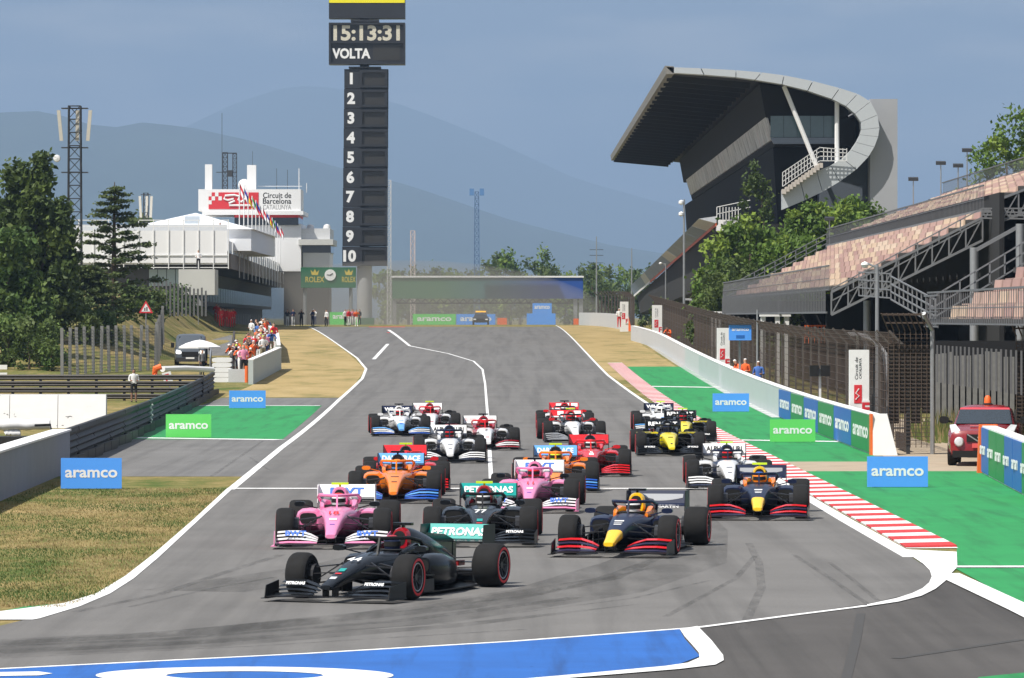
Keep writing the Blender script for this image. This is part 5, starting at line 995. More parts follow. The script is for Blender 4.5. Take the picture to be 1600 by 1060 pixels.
# marshals on the right
person('marshal in orange overalls and white helmet leaning on the pale wall', gY(10.95, 229), R(-70), 'lean', 'orange', 'orange', 'white'); person('second marshal in white helmet and orange overalls behind the first', gY(11.0, 226), R(-40), 'hold', 'orange', 'orange', 'white'); person('marshal in blue vest and white helmet beside the pole', gY(11.25, 219), R(-20), 'hold', 'blue', 'navy', 'white', False, 1)
person('marshal in orange at the far end of the pale wall', gY(11.3, 345), R(-30), 'lean', 'orange', 'orange', 'black'); person('marshal in white beside the cabinet beyond the gap', gY(9.6, 430, .4), 0, 'hold', 'white', 'red', 'white')
# sponsor box, poles, loudspeaker
bx = thing('sponsor_box', 'blue sponsor box hanging on a pole above the wall', 'sign', gY(10.75, 226)); q0 = PZ(532, 226)-gz(226); MB().box(-.52, .52, 0, .5, q0, q0+.72).build('box', B_BLUE, bx); MB().box(-.2, .2, -.01, -.003, q0+.1, q0+.24).build('slot', B_DBLUE, bx); letters('aramco', .16, K_WTXT, bx, (0, -.006, q0+.5), bold=.03, width=.8); MB().box(-.58, .58, -.1, .6, q0+.73, q0+.78).build('lid', M_DKMET, bx); MB().box(-.05, .05, .52, .6, 0, q0+.7).build('stand', M_GALV, bx)
def lamp(label, X, Y, yt, r=.06, head='none', zb=0):
    b0 = gY(X, Y, zb); h = PZ(yt, Y)-b0.z; t = thing('lamp_post', label, 'lamp post', b0); MB().tube([(0, 0, -.2), (0, 0, h)], [r, r*.7], 8).build('pole', M_GALV, t, True)
    if head == 'arm': MB().tube([(0, 0, h-.1), (-.35, 0, h+.05)], .035, 6).build('arm', M_GALV, t); MB().lathe([(0, .12), (.12, .06), (.14, 0), (.08, -.1), (0, -.12)], (-.42, 0, h), 'z', 10).build('lamp_head', M_WPAINT, t, True)
    if head == 'flat': MB().hexa([(-.3, -.15, h), (.3, -.15, h), (.3, .15, h), (-.3, .15, h)], [(-.3, -.15, h+.18), (.3, -.15, h+.18), (.3, .15, h+.25), (-.3, .15, h+.25)]).build('lamp_head', M_DKMET, t)
    if head == 'cams':
        for z in (h-.2, h-1.0): MB().lathe([(0, .18), (.18, .08), (.18, -.08), (0, -.2)], (-.2, 0, z), 'z', 10).build('camera_dome', M_WPAINT, t, True)
lamp('grey pole beside the blue sponsor box', 11.3, 221, 484, .07); lamp('lamp post with round head in front of the tiered seats', 12.55, 165, 414, .085, 'arm'); lamp('tall white pole with camera domes below the big roof', 11.9, 332, 312, .1, 'cams'); lamp('curved lamp post beside the blue banner of the big stand', 12.3, 384, 412, .08, 'arm')
sp = thing('loudspeaker', 'pair of black loudspeakers on a white post behind the wall', 'loudspeaker', gY(11.15, 174)); zz = PZ(590, 174)
MB().box(-.02, .06, 0, .08, 0, zz+.3).build('post', M_WPAINT, sp)
for s in (-.2, .2): MB().box(s-.17, s+.17, -.2, -.005, zz, zz+.4).build('speaker', K_DARK, sp)
# shelters, booths, orange railing
def shelter(label, X, Y, w_, h):
    t = thing('shelter', label, 'shelter', gY(X, Y)); arc = [(-w_/2+w_*i/10, h-.9*(i/10)**2.6*h*.35) for i in range(10)]+[(w_/2, h*.45), (w_/2, 0)]
    th = .14; b = MB(); b.loft([[(x, 0, z), (x, 1.6, z), (x-(.0 if i < 9 else th), 1.6, z-(th if i < 9 else 0)), (x-(0 if i < 9 else th), 0, z-(th if i < 9 else 0))] for i, (x, z) in enumerate(arc)]); b.build('curved_roof', mat('shelter_grey', (.4, .41, .43), .4), t, True); MB().tube([(-w_*.3, .8, 0), (-w_*.3, .8, h-.1)], .05, 6).build('post', M_WPAINT, t); MB().box(-w_*.45, w_*.4, 1.5, 1.6, .1, h*.75).build('back_wall', M_GLASS, t)
shelter('curved grey shelter behind the catch fence', 12.75, 170, 1.5, 3.45); shelter('curved grey shelter in front of the trees', 13.6, 352, 1.7, 3.6)
bt = thing('white_booth', 'white booth frame behind the catch fence below the seats', 'booth', gY(12.9, 235)); z0 = PZ(522, 235)-gz(235)
MB().box(-.75, .75, 0, .8, z0+.85, z0+.95).build('top', M_WPAINT, bt)
for s in (-.6, .1, .55): MB().box(s-.1, s+.12, .1, .6, 0, z0+.847).build('leg', M_WPAINT, bt)
b3 = MB().box(-.35, .35, 0, .5, 0, PZ(487, 300)-gz(300)).build('white_cabinet', M_WPAINT, None, False, gY(12.8, 300)); tag(b3, 'small white cabinet behind the fence near the trees', 'cabinet')
orl = thing('orange_railing', 'orange railing under the tiered seats', 'railing', (13.9, 228, PZ(527, 228)))
for z in (0, .5): MB().box(0, 3.3, 0, .05, z, z+.07).build('rail', M_ORANGE, orl)
for k in range(22): MB().box(k*.155, k*.155+.04, .01, .04, -.3, .5).build('baluster', M_ORANGE, orl)
# ---------------------------------------------------------------- tiered seats
M_SEATS = [mat('seat_%d' % i, c, .8, var=.15, scale=1.6) for i, c in enumerate(((.55, .42, .31), (.49, .34, .275), (.38, .24, .21), (.58, .46, .36), (.44, .29, .25)))]
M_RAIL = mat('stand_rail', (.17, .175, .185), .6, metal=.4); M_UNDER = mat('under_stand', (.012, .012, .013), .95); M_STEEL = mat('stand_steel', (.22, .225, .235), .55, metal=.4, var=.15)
_bm = {}
def bars(L, h, n, key):
    if key not in _bm:
        b = MB()
        for k in range(n): b.bar((0, k*L/n, 0), (0, k*L/n, h), .022)
        b.bar((0, 0, h), (0, L, h), .06); b.bar((0, 0, .05), (0, L, .05), .05); b.bar((0, 0, h*.5), (0, L, h*.5), .03); _bm[key] = b.mesh('railing_panel', M_RAIL)
    return _bm[key]
def stand(label, X0, Z0, rows, run, rise, Ya, Yb, seg, seed, frontrail=True):
    rnd = random.Random(seed); t = thing('grandstand', label, 'grandstand', (X0, Ya, Z0)); L = Yb-Ya; n = max(1, int(L/seg)); sm = {}
    for i in range(len(M_SEATS)):
        b = MB(); l = seg*.82; b.box(.05, run*.62, 0, l, .0, .05); b.hexa([(run*.52, 0, .0), (run*.68, 0, .0), (run*.68, 0, rise*.98), (run*.60, 0, rise*.98)], [(run*.52, l, 0), (run*.68, l, 0), (run*.68, l, rise*.98), (run*.60, l, rise*.98)]); sm[i] = b.mesh('seat_row', M_SEATS[i])
    for r in range(rows):
        MB().box(r*run, (r+1)*run-.01, 0, L, r*rise-.16, r*rise).build('tread', mat('tread_dark', (.06, .058, .056), .8), t)
        for k in range(n): link('seat_row', sm[rnd.choice((0, 0, 1, 3, 2, 4, 1))], t, (r*run+run*.3, k*seg+rnd.uniform(0, .05), r*rise+.005+rnd.uniform(-.01, .02)))
    # end frame: stepped stringer and truss below
    b = MB(); d = Vector((run, 0, rise)); a0 = Vector((0, -.06, -.25)); low = Vector((0, 0, -.95))
    b.bar(a0, a0+d*rows, .1); b.bar(a0+low, a0+low+d*rows, .1)
    for r in range(rows+1): b.bar(a0+d*r, a0+d*r+low, .06); 
    for r in range(rows): b.bar(a0+d*r+low, a0+d*(r+1), .05)
    b.build('end_truss', M_STEEL, t)
    if frontrail:
        m = max(1, int(L/5))
        for k in range(m): link('railing_panel', bars(5, 1.05, 8, 'f'), t, (-.1, k*5, -.2))
    return t
s1 = stand('lower tier of tiered beige seats behind the catch fence', 13.3, 5.3, 9, .70, .345, 200, 300, 3.5, 1)
s2 = stand('upper tier of beige seats behind the dark railing', 20.4, 9.2, 9, .70, .27, 200, 300, 3.5, 2, False)
s3 = stand('near block of beige seats behind the red car', 13.7, 3.95, 9, .70, .42, 112, 158, 2.8, 3)
for k in range(20): link('railing_panel', bars(5, 1.05, 8, 'f'), s2, (-.75, k*5, -.75)); link('railing_panel', bars(5, 1.3, 8, 'g'), s2, (6.5, k*5, 1.9))
for k in range(16):
    hb = MB() if False else None
hang = MB()
for k in range(90): hang.bar((13.1, 201+k*1.1, 4.2), (13.1, 201+k*1.1, 5.2), .05)
hang.bar((13.1, 200, 4.2), (13.1, 300, 4.2), .08); ho_ = tag(hang.build('hanging_bars', M_RAIL, s1), kind='stuff'); ho_.location = -Vector(s1.location)
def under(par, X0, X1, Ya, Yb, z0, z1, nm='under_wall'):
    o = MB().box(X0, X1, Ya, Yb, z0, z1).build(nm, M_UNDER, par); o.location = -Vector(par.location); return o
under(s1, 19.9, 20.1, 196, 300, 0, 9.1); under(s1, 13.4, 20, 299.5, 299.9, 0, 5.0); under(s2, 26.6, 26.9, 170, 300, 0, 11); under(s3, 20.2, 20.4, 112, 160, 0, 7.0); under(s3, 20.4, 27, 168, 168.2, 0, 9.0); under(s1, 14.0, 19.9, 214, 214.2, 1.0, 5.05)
o = MB().box(19.6, 20.35, 200, 300, 8.35, 8.5).build('walkway', M_STEEL, s2); o.location = -Vector(s2.location)
for k, (x, y0, y1, Y) in enumerate(((1522, 387, 560, 186), (1594, 350, 560, 182), (1355, 470, 560, 206))):
    b = MB(); b.tube([(PX(x, Y), Y, 0), (PX(x, Y), Y, PZ(y0, Y))], .17, 10); o = b.build('column', M_GALV, s1, True); o.location = -Vector(s1.location)
b = MB(); b.bar((PX(1525, 184), 184, PZ(391, 184)), (PX(1590, 184), 184, PZ(355, 184)), .14); o = b.build('brace', M_STEEL, s1); o.location = -Vector(s1.location); b = MB()
for j in range(4): b.bar((PX(1534, 199), 199, PZ(326+j*5, 199)), (PX(1640, 199), 199, PZ(326+j*5+(2 if j else 0), 199)), .06)
for j in range(9): b.bar((PX(1534+j*12, 199), 199, PZ(326, 199)), (PX(1540+j*12, 199), 199, PZ(341, 199)), .05); b.bar((PX(1540+j*12, 199), 199, PZ(341, 199)), (PX(1546+j*12, 199), 199, PZ(326, 199)), .05)
o = b.build('cross_truss', M_STEEL, s1); o.location = -Vector(s1.location)
def stairrail(par, a, c, n=4, dz=.32, posts=8):
    b = MB(); a = Vector(a); c = Vector(c)
    for k in range(n): b.bar(a+Vector((0, 0, k*dz)), c+Vector((0, 0, k*dz)), .05)
    for k in range(posts+1): q = a+(c-a)*(k/posts); b.bar(q, q+Vector((0, 0, dz*(n-1))), .05)
    o = b.build('stair_rail', M_STEEL, par); o.location = -Vector(par.location)
def p3(x, y, Y): return (PX(x, Y), Y, PZ(y, Y))
stairrail(s1, p3(1342, 462, 196), p3(1392, 466, 190)); stairrail(s1, p3(1392, 468, 188), p3(1462, 508, 172), 4, .3, 10); stairrail(s3, p3(1453, 500, 158.3), p3(1640, 388, 158.3), 3, .35, 8); stairrail(s1, p3(1292, 388, 300), p3(1130, 474, 300), 4, .3, 10); stairrail(s1, p3(1300, 470, 199.3), p3(1534, 345, 199.3), 2, .5, 7)
link('railing_panel', bars(5, 1.05, 8, 'f'), s3, (-.15, 0, -.3)).location = (-.12, 41, -.3)
lb = MB()
for k in range(34): lb.bar((13.75, 112+k*1.35, 1.9), (13.75, 112+k*1.35, 3.1), .05)
o = tag(lb.build('lower_bars', M_RAIL, s3), kind='stuff'); o.location = -Vector(s3.location)
# concrete slat fence with weeds, behind the red car
sf2 = thing('slat_fence', 'grey concrete slat fence with weeds below the near seats', 'fence', (PX(1462, 163), 163, 0))
for k in range(24): MB().box(k*.21, k*.21+.15, -.04, .04, -.2, 2.75+random.uniform(-.1, .1)).build('slat', mat('slat_concrete', (.19, .19, .18), .9, var=.3), sf2)
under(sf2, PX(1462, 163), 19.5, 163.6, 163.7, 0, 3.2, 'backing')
wd_ = MB(); rw_ = random.Random(3)
for k in range(2600):
    x = rw_.uniform(13.2, 19); y = rw_.uniform(152, 162); h = rw_.uniform(.2, 1.1)*(.4+.6*sst(152, 161, y)); a = rw_.uniform(-.3, .3); wd_.add([(x, y, 0), (x+.06, y, 0), (x+a*h+.02, y+.1, h)], [(0, 1, 2)], rw_.choice((0, 0, 1)))
tag(wd_.build('weeds', [leafmat('weed_green', (.10, .13, .03)), leafmat('weed_dry', (.26, .2, .09))]), kind='stuff')
# ---------------------------------------------------------------- trees on the right
tree('pine_tree', 'broad bright green pine in front of the big stand', gY(15.8, 318), [(0, 0, 5.6, 3.2, 2.5, 3.4, .6), (-1.8, 0, 3.6, 2.2, 2, 2.6, .4), (2.2, 0, 5.5, 2.2, 2, 3, .4)], L_PINE, 16000, .19, 7, .25, 41, nclump=120, clump_r=.6)
tree('pine_tree', 'yellow green pine beside the grey stair tower', gY(20.6, 322), [(0, 0, 8.0, 2.2, 2, 2.4, .5), (2.2, 0, 7.2, 1.8, 1.6, 1.8, .4), (-1, 0, 5.5, 2.5, 2, 3, .4)], L_PINE, 15000, .19, 7, .25, 42, nclump=110, clump_r=.6)
tree('poplar_tree', 'dark pointed cypress rising above the pines', gY(16.6, 326), [(0, 0, 9.5, .95, .9, 3.4, .5), (0, 0, 6.5, 1.2, 1, 3, .4)], L_POP, 5000, .13, 9, .18, 43, nclump=70, clump_r=.4)
tree('leafy_tree', 'dark bushy tree at the foot of the big stand', gY(14.2, 308), [(0, 0, 3.8, 2.0, 2, 2.8, .6), (-1.2, 0, 2.4, 1.6, 1.5, 1.8, .4)], L_OAK, 7000, .15, 4, .2, 44, nclump=80, clump_r=.55)
tree('leafy_tree', 'low bushy tree behind the front railing of the seats', gY(15.5, 302.5), [(0, 0, 2.8, 2.4, 1, 2.6, .6)], L_OAK, 5000, .15, 4, .2, 48, nclump=60, clump_r=.5)
tree('leafy_tree', 'green tree rising behind the top of the seats', gY(33.5, 322), [(0, 0, 12, 3.2, 3, 4.5, .6), (3, 0, 13.5, 3, 3, 4, .5), (6.5, 0, 13, 3, 3, 4, .4)], L_PINE, 9000, .18, 11, .3, 45, nclump=110, clump_r=.7)
tree('shrub', 'dull green shrub under the tiered seats', gY(13.9, 245), [(0, 0, 2.0, 1.3, 1, 1.3, .5)], L_OAK, 1500, .13, 2, .06, 46, nclump=26, clump_r=.4)
for k in range(5): tree('shrub', ['round dark shrub behind the far cabinet', 'dark green shrub below the blue banner', 'green shrub beside the curved lamp post', 'leafy shrub behind the small white cabinet', 'dense shrub behind the second shelter'][k], gY(13.0+.3*k, (430, 400, 380, 325, 360)[k]), [(0, 0, 1.5, 1.5, 1.2, 1.4, .5)], L_OAK, 1300, .15, 1.5, .06, 60+k, nclump=24, clump_r=.5)
tree('pine_tree', 'small rounded pine close to the foot of the stair tower', gY(23.6, 330), [(0, 0, 8.4, 1.9, 1.8, 2.4, .5), (0, 0, 5.5, 2.4, 2, 2.4, .4)], L_PINE, 8000, .19, 6, .2, 47, nclump=80, clump_r=.6)
# skyline lamps on the upper seats
for k, (x, yt, yb, Y) in enumerate(((1427, 283, 325, 296), (1470, 258, 300, 296), (1497, 262, 285, 290), (1511, 238, 270, 290), (1296, 345, 372, 298))): lamp(['short flat lamp at the far end of the top railing', 'flat lamp post at the corner of the upper seats', 'small flat lamp above the upper seats', 'tall flat lamp beside the skyline tree', 'small lamp at the end of the dark railing'][k], PX(x, Y), Y, yt, .05, 'flat', PZ(yb, Y)-gz(Y)-1.0)
# ---------------------------------------------------------------- the big roofed stand
YB = 345.0; bs = thing('roofed_grandstand', 'huge grandstand with sweeping grey rimmed roof and dark interior', 'grandstand', (PX(1200, YB), YB, gz(YB))); o_b = Vector(bs.location)
def bp(x, y, Y=YB): return Vector((PX(x, YB), Y, PZ(y, YB)))-o_b
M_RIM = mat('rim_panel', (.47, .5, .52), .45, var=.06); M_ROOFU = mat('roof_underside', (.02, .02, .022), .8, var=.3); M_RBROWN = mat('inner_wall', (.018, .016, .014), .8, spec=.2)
outer = [(1040, 105), (1095, 107), (1150, 110), (1190, 113.5), (1225, 118), (1270, 127), (1312, 138), (1340, 147), (1360, 159), (1371, 180), (1374, 200), (1372, 214), (1366, 230), (1357, 245), (1338, 265), (1312, 284), (1285, 300), (1258, 313), (1222, 328)]
inner = [(1050, 114), (1100, 117), (1150, 121), (1180, 125), (1222, 132), (1262, 142), (1300, 155), (1322, 166), (1336, 178), (1345, 191), (1346, 203), (1344, 211), (1338, 223), (1330, 235), (1316, 248), (1298, 259), (1276, 268), (1250, 281), (1222, 298)]
for i in range(len(outer)-1):
    g0, g1 = .06, .94; a, c, d, e_ = outer[i], outer[i+1], inner[i+1], inner[i]
    L_ = lambda p, q, t: (p[0]+(q[0]-p[0])*t, p[1]+(q[1]-p[1])*t)
    qs = [L_(a, c, .015), L_(a, c, .985), L_(e_, d, .985), L_(e_, d, .015)]
    MB().hexa([bp(*q) for q in qs], [bp(*q, YB+1.6) for q in qs]).build('rim_panel', M_RIM, bs)
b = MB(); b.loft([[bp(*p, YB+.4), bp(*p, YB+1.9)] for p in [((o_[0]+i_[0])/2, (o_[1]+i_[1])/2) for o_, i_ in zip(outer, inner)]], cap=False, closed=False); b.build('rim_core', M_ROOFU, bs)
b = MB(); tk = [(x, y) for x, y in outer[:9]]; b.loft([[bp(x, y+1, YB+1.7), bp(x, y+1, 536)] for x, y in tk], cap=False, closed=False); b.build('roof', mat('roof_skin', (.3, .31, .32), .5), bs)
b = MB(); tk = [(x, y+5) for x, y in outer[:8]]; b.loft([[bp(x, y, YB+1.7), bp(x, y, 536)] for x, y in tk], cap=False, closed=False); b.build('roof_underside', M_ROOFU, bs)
for k in range(26):
    Y = YB+6+k*7.3; b = MB(); b.bar(bp(1046, 116, Y), bp(1178, 128, Y), .25, .45); b.build('roof_rib', mat('rib_dark', (.03, .03, .033), .7), bs)
b = MB(); b.hexa([bp(1039, 103), bp(1053, 104), bp(1053, 116), bp(1041, 116)], [bp(1039, 103, 536), bp(1053, 104, 536), bp(1053, 116, 536), bp(1041, 116, 536)]); b.build('roof_edge', mat('roof_edge', (.22, .21, .19), .6, var=.2), bs)
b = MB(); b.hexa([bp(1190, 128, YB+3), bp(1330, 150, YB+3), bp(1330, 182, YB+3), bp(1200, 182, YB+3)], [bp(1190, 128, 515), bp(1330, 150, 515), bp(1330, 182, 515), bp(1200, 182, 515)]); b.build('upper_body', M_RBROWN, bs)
m, n, bb = nodes_of('balcony_banner'); z1 = noise(n, 1.2, 5, .7, mapscale=(1, .6, .12)); n.links.new(ramp(n, z1, [(.3, (.09, .08, .07)), (.42, (.45, .42, .39)), (.58, (.7, .68, .65)), (.7, (.45, .25, .2))]), bb.inputs['Base Color'])
for k in range(12):
    ya, yb_ = YB+3+k*13.2, YB+3+k*13.2+13; b = MB(); b.hexa([bp(1199, 181, ya), bp(1203, 181, ya), bp(1213, 216, ya), bp(1209, 216, ya)], [bp(1199, 181, yb_), bp(1203, 181, yb_), bp(1213, 216, yb_), bp(1209, 216, yb_)]); b.build('balcony_banner', m, bs)
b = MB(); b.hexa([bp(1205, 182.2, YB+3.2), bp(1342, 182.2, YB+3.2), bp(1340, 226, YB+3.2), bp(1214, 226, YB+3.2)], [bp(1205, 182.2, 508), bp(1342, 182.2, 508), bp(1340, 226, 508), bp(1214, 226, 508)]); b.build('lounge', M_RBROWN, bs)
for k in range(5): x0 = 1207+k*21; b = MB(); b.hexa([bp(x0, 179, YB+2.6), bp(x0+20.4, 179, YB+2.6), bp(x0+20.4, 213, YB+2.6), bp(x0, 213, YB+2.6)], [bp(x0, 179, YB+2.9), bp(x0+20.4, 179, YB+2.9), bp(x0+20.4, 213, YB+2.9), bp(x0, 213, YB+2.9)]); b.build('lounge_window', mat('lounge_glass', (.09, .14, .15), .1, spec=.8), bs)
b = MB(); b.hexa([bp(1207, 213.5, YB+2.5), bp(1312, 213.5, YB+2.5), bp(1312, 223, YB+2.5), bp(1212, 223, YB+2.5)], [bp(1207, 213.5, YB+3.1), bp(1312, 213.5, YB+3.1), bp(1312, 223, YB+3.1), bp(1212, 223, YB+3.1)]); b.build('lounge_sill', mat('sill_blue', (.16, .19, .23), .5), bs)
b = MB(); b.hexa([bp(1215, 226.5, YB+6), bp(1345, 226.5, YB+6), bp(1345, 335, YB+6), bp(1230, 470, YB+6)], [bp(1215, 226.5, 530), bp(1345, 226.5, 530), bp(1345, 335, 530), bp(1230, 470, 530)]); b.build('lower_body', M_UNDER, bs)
for a, c in (((1226, 134), (1278, 262)), ((1309, 158), (1309, 262))): b = MB(); b.tube([bp(*a, YB+1), bp(*c, YB+1)], .17, 8); b.build('strut', M_WPAINT, bs, True)
for k in range(12):
    x = 1222+k*5.2; y = 296-k*3.7; b = MB(); q = bp(x, y, YB-.6); b.box(q.x, q.x+.26, q.y, q.y+1.6, q.z-.35, q.z); b.build('step', mat('step_concrete', (.5, .45, .4), .8), bs)
b = MB(); a, c, d = bp(1222, 292, YB-.6), bp(1280, 252, YB-.6), bp(1322, 252, YB-.6); up = Vector((0, 0, 1.0))
for u in (0, .35, .7, 1.0): b.bar(a+up*u, c+up*u*.95, .05); b.bar(c+up*u*.95, d+up*u*.8, .05)
for k in range(13): q = a+(c-a)*(k/12); b.bar(q, q+up, .05)
for k in range(8): q = c+(d-c)*(k/7); b.bar(q, q+up*.9, .05)
b.build('stair_railing', M_WPAINT, bs)
b = MB(); b.hexa([bp(1361, 154, YB+1), bp(1404, 154, YB+1), bp(1404, 500, YB+1), bp(1361, 500, YB+1)], [bp(1361, 154, YB+30), bp(1404, 154, YB+30), bp(1404, 500, YB+30), bp(1361, 500, YB+30)]); b.build('stair_tower', mat('tower_concrete', (.33, .34, .36), .85, var=.1, scale=.6, bump=.2), bs)
b = MB(); b.hexa([bp(1285, 242, YB+3), bp(1360, 242, YB+3), bp(1360, 500, YB+3), bp(1285, 500, YB+3)], [bp(1285, 242, YB+25), bp(1360, 242, YB+25), bp(1360, 500, YB+25), bp(1285, 500, YB+25)]); b.build('stair_tower_side', mat('tower_concrete_shaded', (.07, .085, .11), .8), bs)  # tower's face away from the sun, its shade put into a darker blue-grey colour
# lower deck with its long blue banner
near = [p3(1092, 342, 345), p3(1120, 338, 345), p3(1122, 346, 345), p3(1118, 349, 345)]; far = [p3(985, 447, 560), p3(990, 452, 560), p3(993, 459, 560), p3(990, 461, 560)]
nv = [Vector(q)-o_b for q in near]; fv = [Vector(q)-o_b for q in far]; NB_ = 14
for k in range(NB_):
    A = [p+(q-p)*(k/NB_) for p, q in zip(nv, fv)]; B = [p+(q-p)*((k+.985)/NB_) for p, q in zip(nv, fv)]
    MB().hexa(A, B).build('deck_banner', mat('deck_blue', (.20, .27, .40), .6, var=.25, scale=.5) if k % 5 else mat('deck_pale', (.5, .52, .56), .6), bs)
    e = Vector((0, 0, -.12)); MB().hexa([A[3]+e*2, A[2]+e*2, A[2]+e*.1, A[3]+e*.1], [B[3]+e*2, B[2]+e*2, B[2]+e*.1, B[3]+e*.1]).build('deck_edge', mat('deck_orange', (.62, .12, .05), .6) if k < 10 else M_WPAINT, bs)
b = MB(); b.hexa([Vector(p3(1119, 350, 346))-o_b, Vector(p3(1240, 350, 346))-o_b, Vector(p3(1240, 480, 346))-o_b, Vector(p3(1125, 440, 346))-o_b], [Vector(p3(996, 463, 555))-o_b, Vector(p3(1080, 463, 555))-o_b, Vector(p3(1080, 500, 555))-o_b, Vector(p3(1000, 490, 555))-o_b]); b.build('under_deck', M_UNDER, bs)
b = MB(); q = Vector(p3(1120, 350, 344.5))-o_b; b.box(q.x, q.x+1.5, 0, 1.2, q.z-.5, q.z+.3); b.build('deck_end', M_CWHITE, bs)
b = MB()
for k in range(8): b.bar(q+Vector((k*.22, 0, .3)), q+Vector((k*.22, 0, 1.2)), .05)
for u in (.7, 1.2): b.bar(q+Vector((0, 0, u)), q+Vector((2.4, 0, u+.5)), .05)
b.build('deck_railing', M_WPAINT, bs)
# ---------------------------------------------------------------- red car at the gate
rc_ = thing('parked_car', 'dark red small crossover with amber beacon parked behind the barrier', 'car', (PX(1535, 128.5), 128.5, .004), R(-8)); M_RC = mat('car_red', (.22, .008, .012), .25, coat=.6, var=.04)
b = MB(); b.loft([ring(y, hw_, zb, zt, .42, 24) for y, hw_, zb, zt in ((0, .72, .3, .82), (.1, .86, .24, .96), (.45, .94, .22, 1.05), (1.15, .97, .22, 1.14), (3.0, .97, .22, 1.18), (3.9, .92, .25, 1.1), (4.1, .8, .3, .95))])
b.loft([ring(y, hw_, .95, zt, .5, 20) for y, hw_, zt in ((1.0, .84, 1.1), (1.75, .74, 1.56), (2.2, .72, 1.62), (3.2, .72, 1.58), (3.95, .76, 1.15))]); b.build('body', M_RC, rc_, True)
MB().hexa([(-.76, .98, 1.13), (.76, .98, 1.13), (.66, 1.66, 1.54), (-.66, 1.66, 1.54)], [(-.76, 1.2, 1.08), (.76, 1.2, 1.08), (.66, 1.85, 1.5), (-.66, 1.85, 1.5)]).build('windscreen', M_GLASS, rc_)
MB().hexa([(-.68, 1.56, 1.475), (.68, 1.56, 1.475), (.655, 1.655, 1.545), (-.655, 1.655, 1.545)], [(-.68, 1.6, 1.475), (.68, 1.6, 1.475), (.655, 1.7, 1.545), (-.655, 1.7, 1.545)]).build('sun_strip', mat('strip_red', (.6, .05, .07), .5), rc_)
MB().box(-.42, .42, -.03, .06, .66, .86).build('grille', K_DARK, rc_); em = MB(); em.lathe([(.07, -.01), (.1, -.01), (.1, .01), (.07, .01)], (0, -.045, .78), 'y', 18); em.bar((-.13, -.05, .78), (.13, -.05, .78), .035); em.bar((-.4, -.035, .86), (-.12, -.035, .68), .03); em.bar((.4, -.035, .86), (.12, -.035, .68), .03); em.build('emblem', M_GALV, rc_)
MB().box(-.27, .27, -.06, -.03, .5, .62).build('number_plate', mat('plate_red', (.6, .08, .08), .5), rc_); MB().box(-.8, .8, -.02, .15, .24, .42).build('lower_bumper', K_DARK, rc_); MB().box(-.35, .35, .44, .50, 1.075, 1.09).build('bonnet_sticker', mat('sticker', (.75, .2, .2), .5), rc_)
for s in (-1, 1):
    h_ = MB(); h_.lathe([(0, -.06), (.1, -.05), (.13, 0), (.13, .1)], (s*.62, -.03, .66), 'y', 16); h_.build('headlight', mat('lamp_glass', (.6, .62, .65), .12), rc_, True); MB().hexa([(s*.60, .1, .92), (s*.84, .2, .9), (s*.9, .6, 1.05), (s*.74, .5, 1.07)], [(s*.60, .12, .97), (s*.84, .22, .95), (s*.9, .62, 1.1), (s*.74, .52, 1.12)]).build('upper_lamp', mat('lamp_glass', (.6, .62, .65), .12), rc_)
    b = MB(); b.loft([ring(y, .13, 1.12, 1.32, .7, 12, s*1.08) for y in (1.12, 1.24)]); b.bar((s*.85, 1.2, 1.16), (s*1.02, 1.18, 1.2), .06); b.build('mirror', K_DARK, rc_, True)
    for y in (.78, 3.3):
        w_ = MB(); w_.lathe([(.2, -.11), (.33, -.115), (.35, -.06), (.35, .06), (.33, .115), (.2, .11)], (0, 0, 0), 'x', 22); wo = w_.build('wheel', K_TYRE, rc_, True, (s*.84, y, .35)); MB().lathe([(0, .0), (.21, .01)], (s*.1, 0, 0), 'x', 14).build('rim', M_GALV, wo)
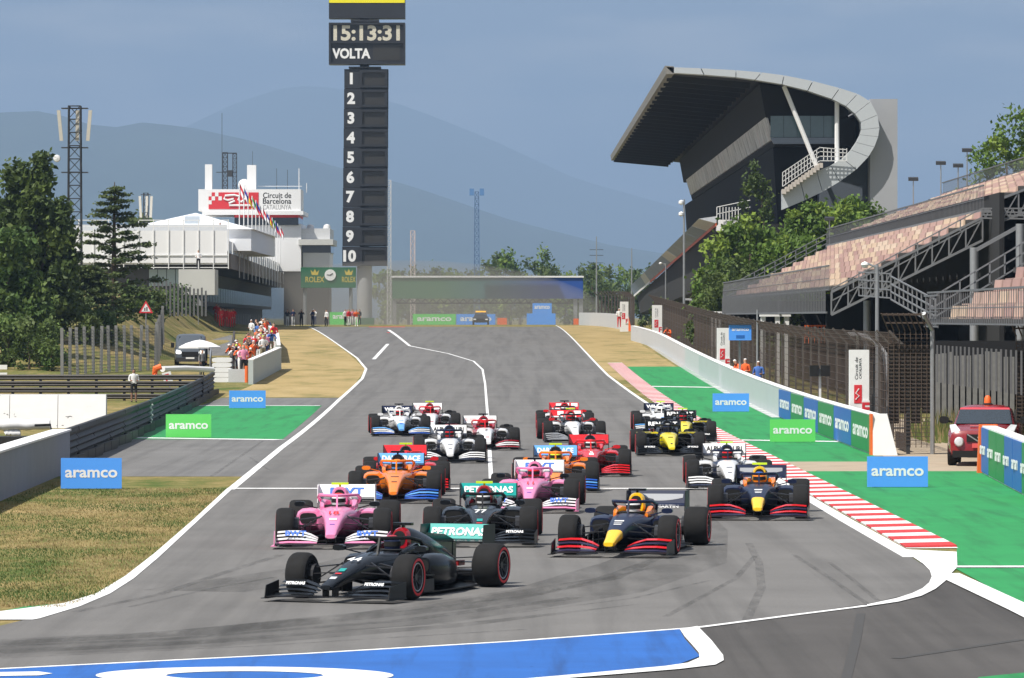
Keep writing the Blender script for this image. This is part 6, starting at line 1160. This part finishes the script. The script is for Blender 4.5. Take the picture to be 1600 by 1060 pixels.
bc = MB(); bc.lathe([(.14, 0), (.14, .03), (.1, .06), (.09, .2), (.05, .26), (0, .27)], (.05, 2.3, 1.6), 'z', 14, ms=[0, 0, 1, 1, 1]); bc.build('beacon', [K_DARK, M_ORANGE], rc_, True)
from mathutils import noise as mnoise
# ================================================================ loose small stuff
rg = random.Random(21); gb = MB()
LE = sorted((p.y, p.x) for p in (G(x, y) for x, y in TL))
for k in range(46000):
    Y = 66+55*rg.random()**1.3; xe_ = interp(LE, Y)-.12; x = xe_-abs(rg.gauss(0, 1))*3.2 if rg.random() < .75 else rg.uniform(-12, xe_)
    if x < -11.1 or (Y > 112 and x > -10.5) or (Y < 72 and x < -7.5 and Y < 69.5): continue
    if YG(950) > Y and x < -6.5: continue
    h = rg.uniform(.015, .05); a = rg.uniform(-.5, .5); w_ = rg.uniform(.008, .02); gb.add([(x, Y, 0), (x+w_, Y, 0), (x+a*h, Y+rg.uniform(-.02, .02), h)], [(0, 1, 2)], (lambda q: 2 if q > .12 else (1 if q > -.08 else 0))(mnoise.noise(Vector((x*.55, Y*.28, 0)))+rg.gauss(0, .16)))
tag(gb.build('grass_blades', [leafmat('blade_straw', (.34, .26, .12)), leafmat('blade_olive', (.17, .16, .05)), leafmat('blade_green', (.08, .13, .03))]), kind='stuff')
# dust hanging over the start line
du = MB(); du.lathe([(0, -1)]+[(math.cos(t*math.pi/16), math.sin(t*math.pi/16)) for t in range(-7, 8)]+[(0, 1)], (0, 0, 0), 'z', 32)
do = du.build('dust', [], None, True, (-13, 590, 3.0)); do.scale = (26, 95, 8); tag(do, kind='stuff')
dm = bpy.data.materials.new('dust'); dm.use_nodes = True; dn = dm.node_tree; dn.nodes.clear(); d_o = dn.nodes.new('ShaderNodeOutputMaterial'); dv = dn.nodes.new('ShaderNodeVolumePrincipled'); dv.inputs['Color'].default_value = (.62, .58, .5, 1); dv.inputs['Density'].default_value = .0055
dn.links.new(dv.outputs[0], d_o.inputs['Volume']); do.data.materials.append(dm)
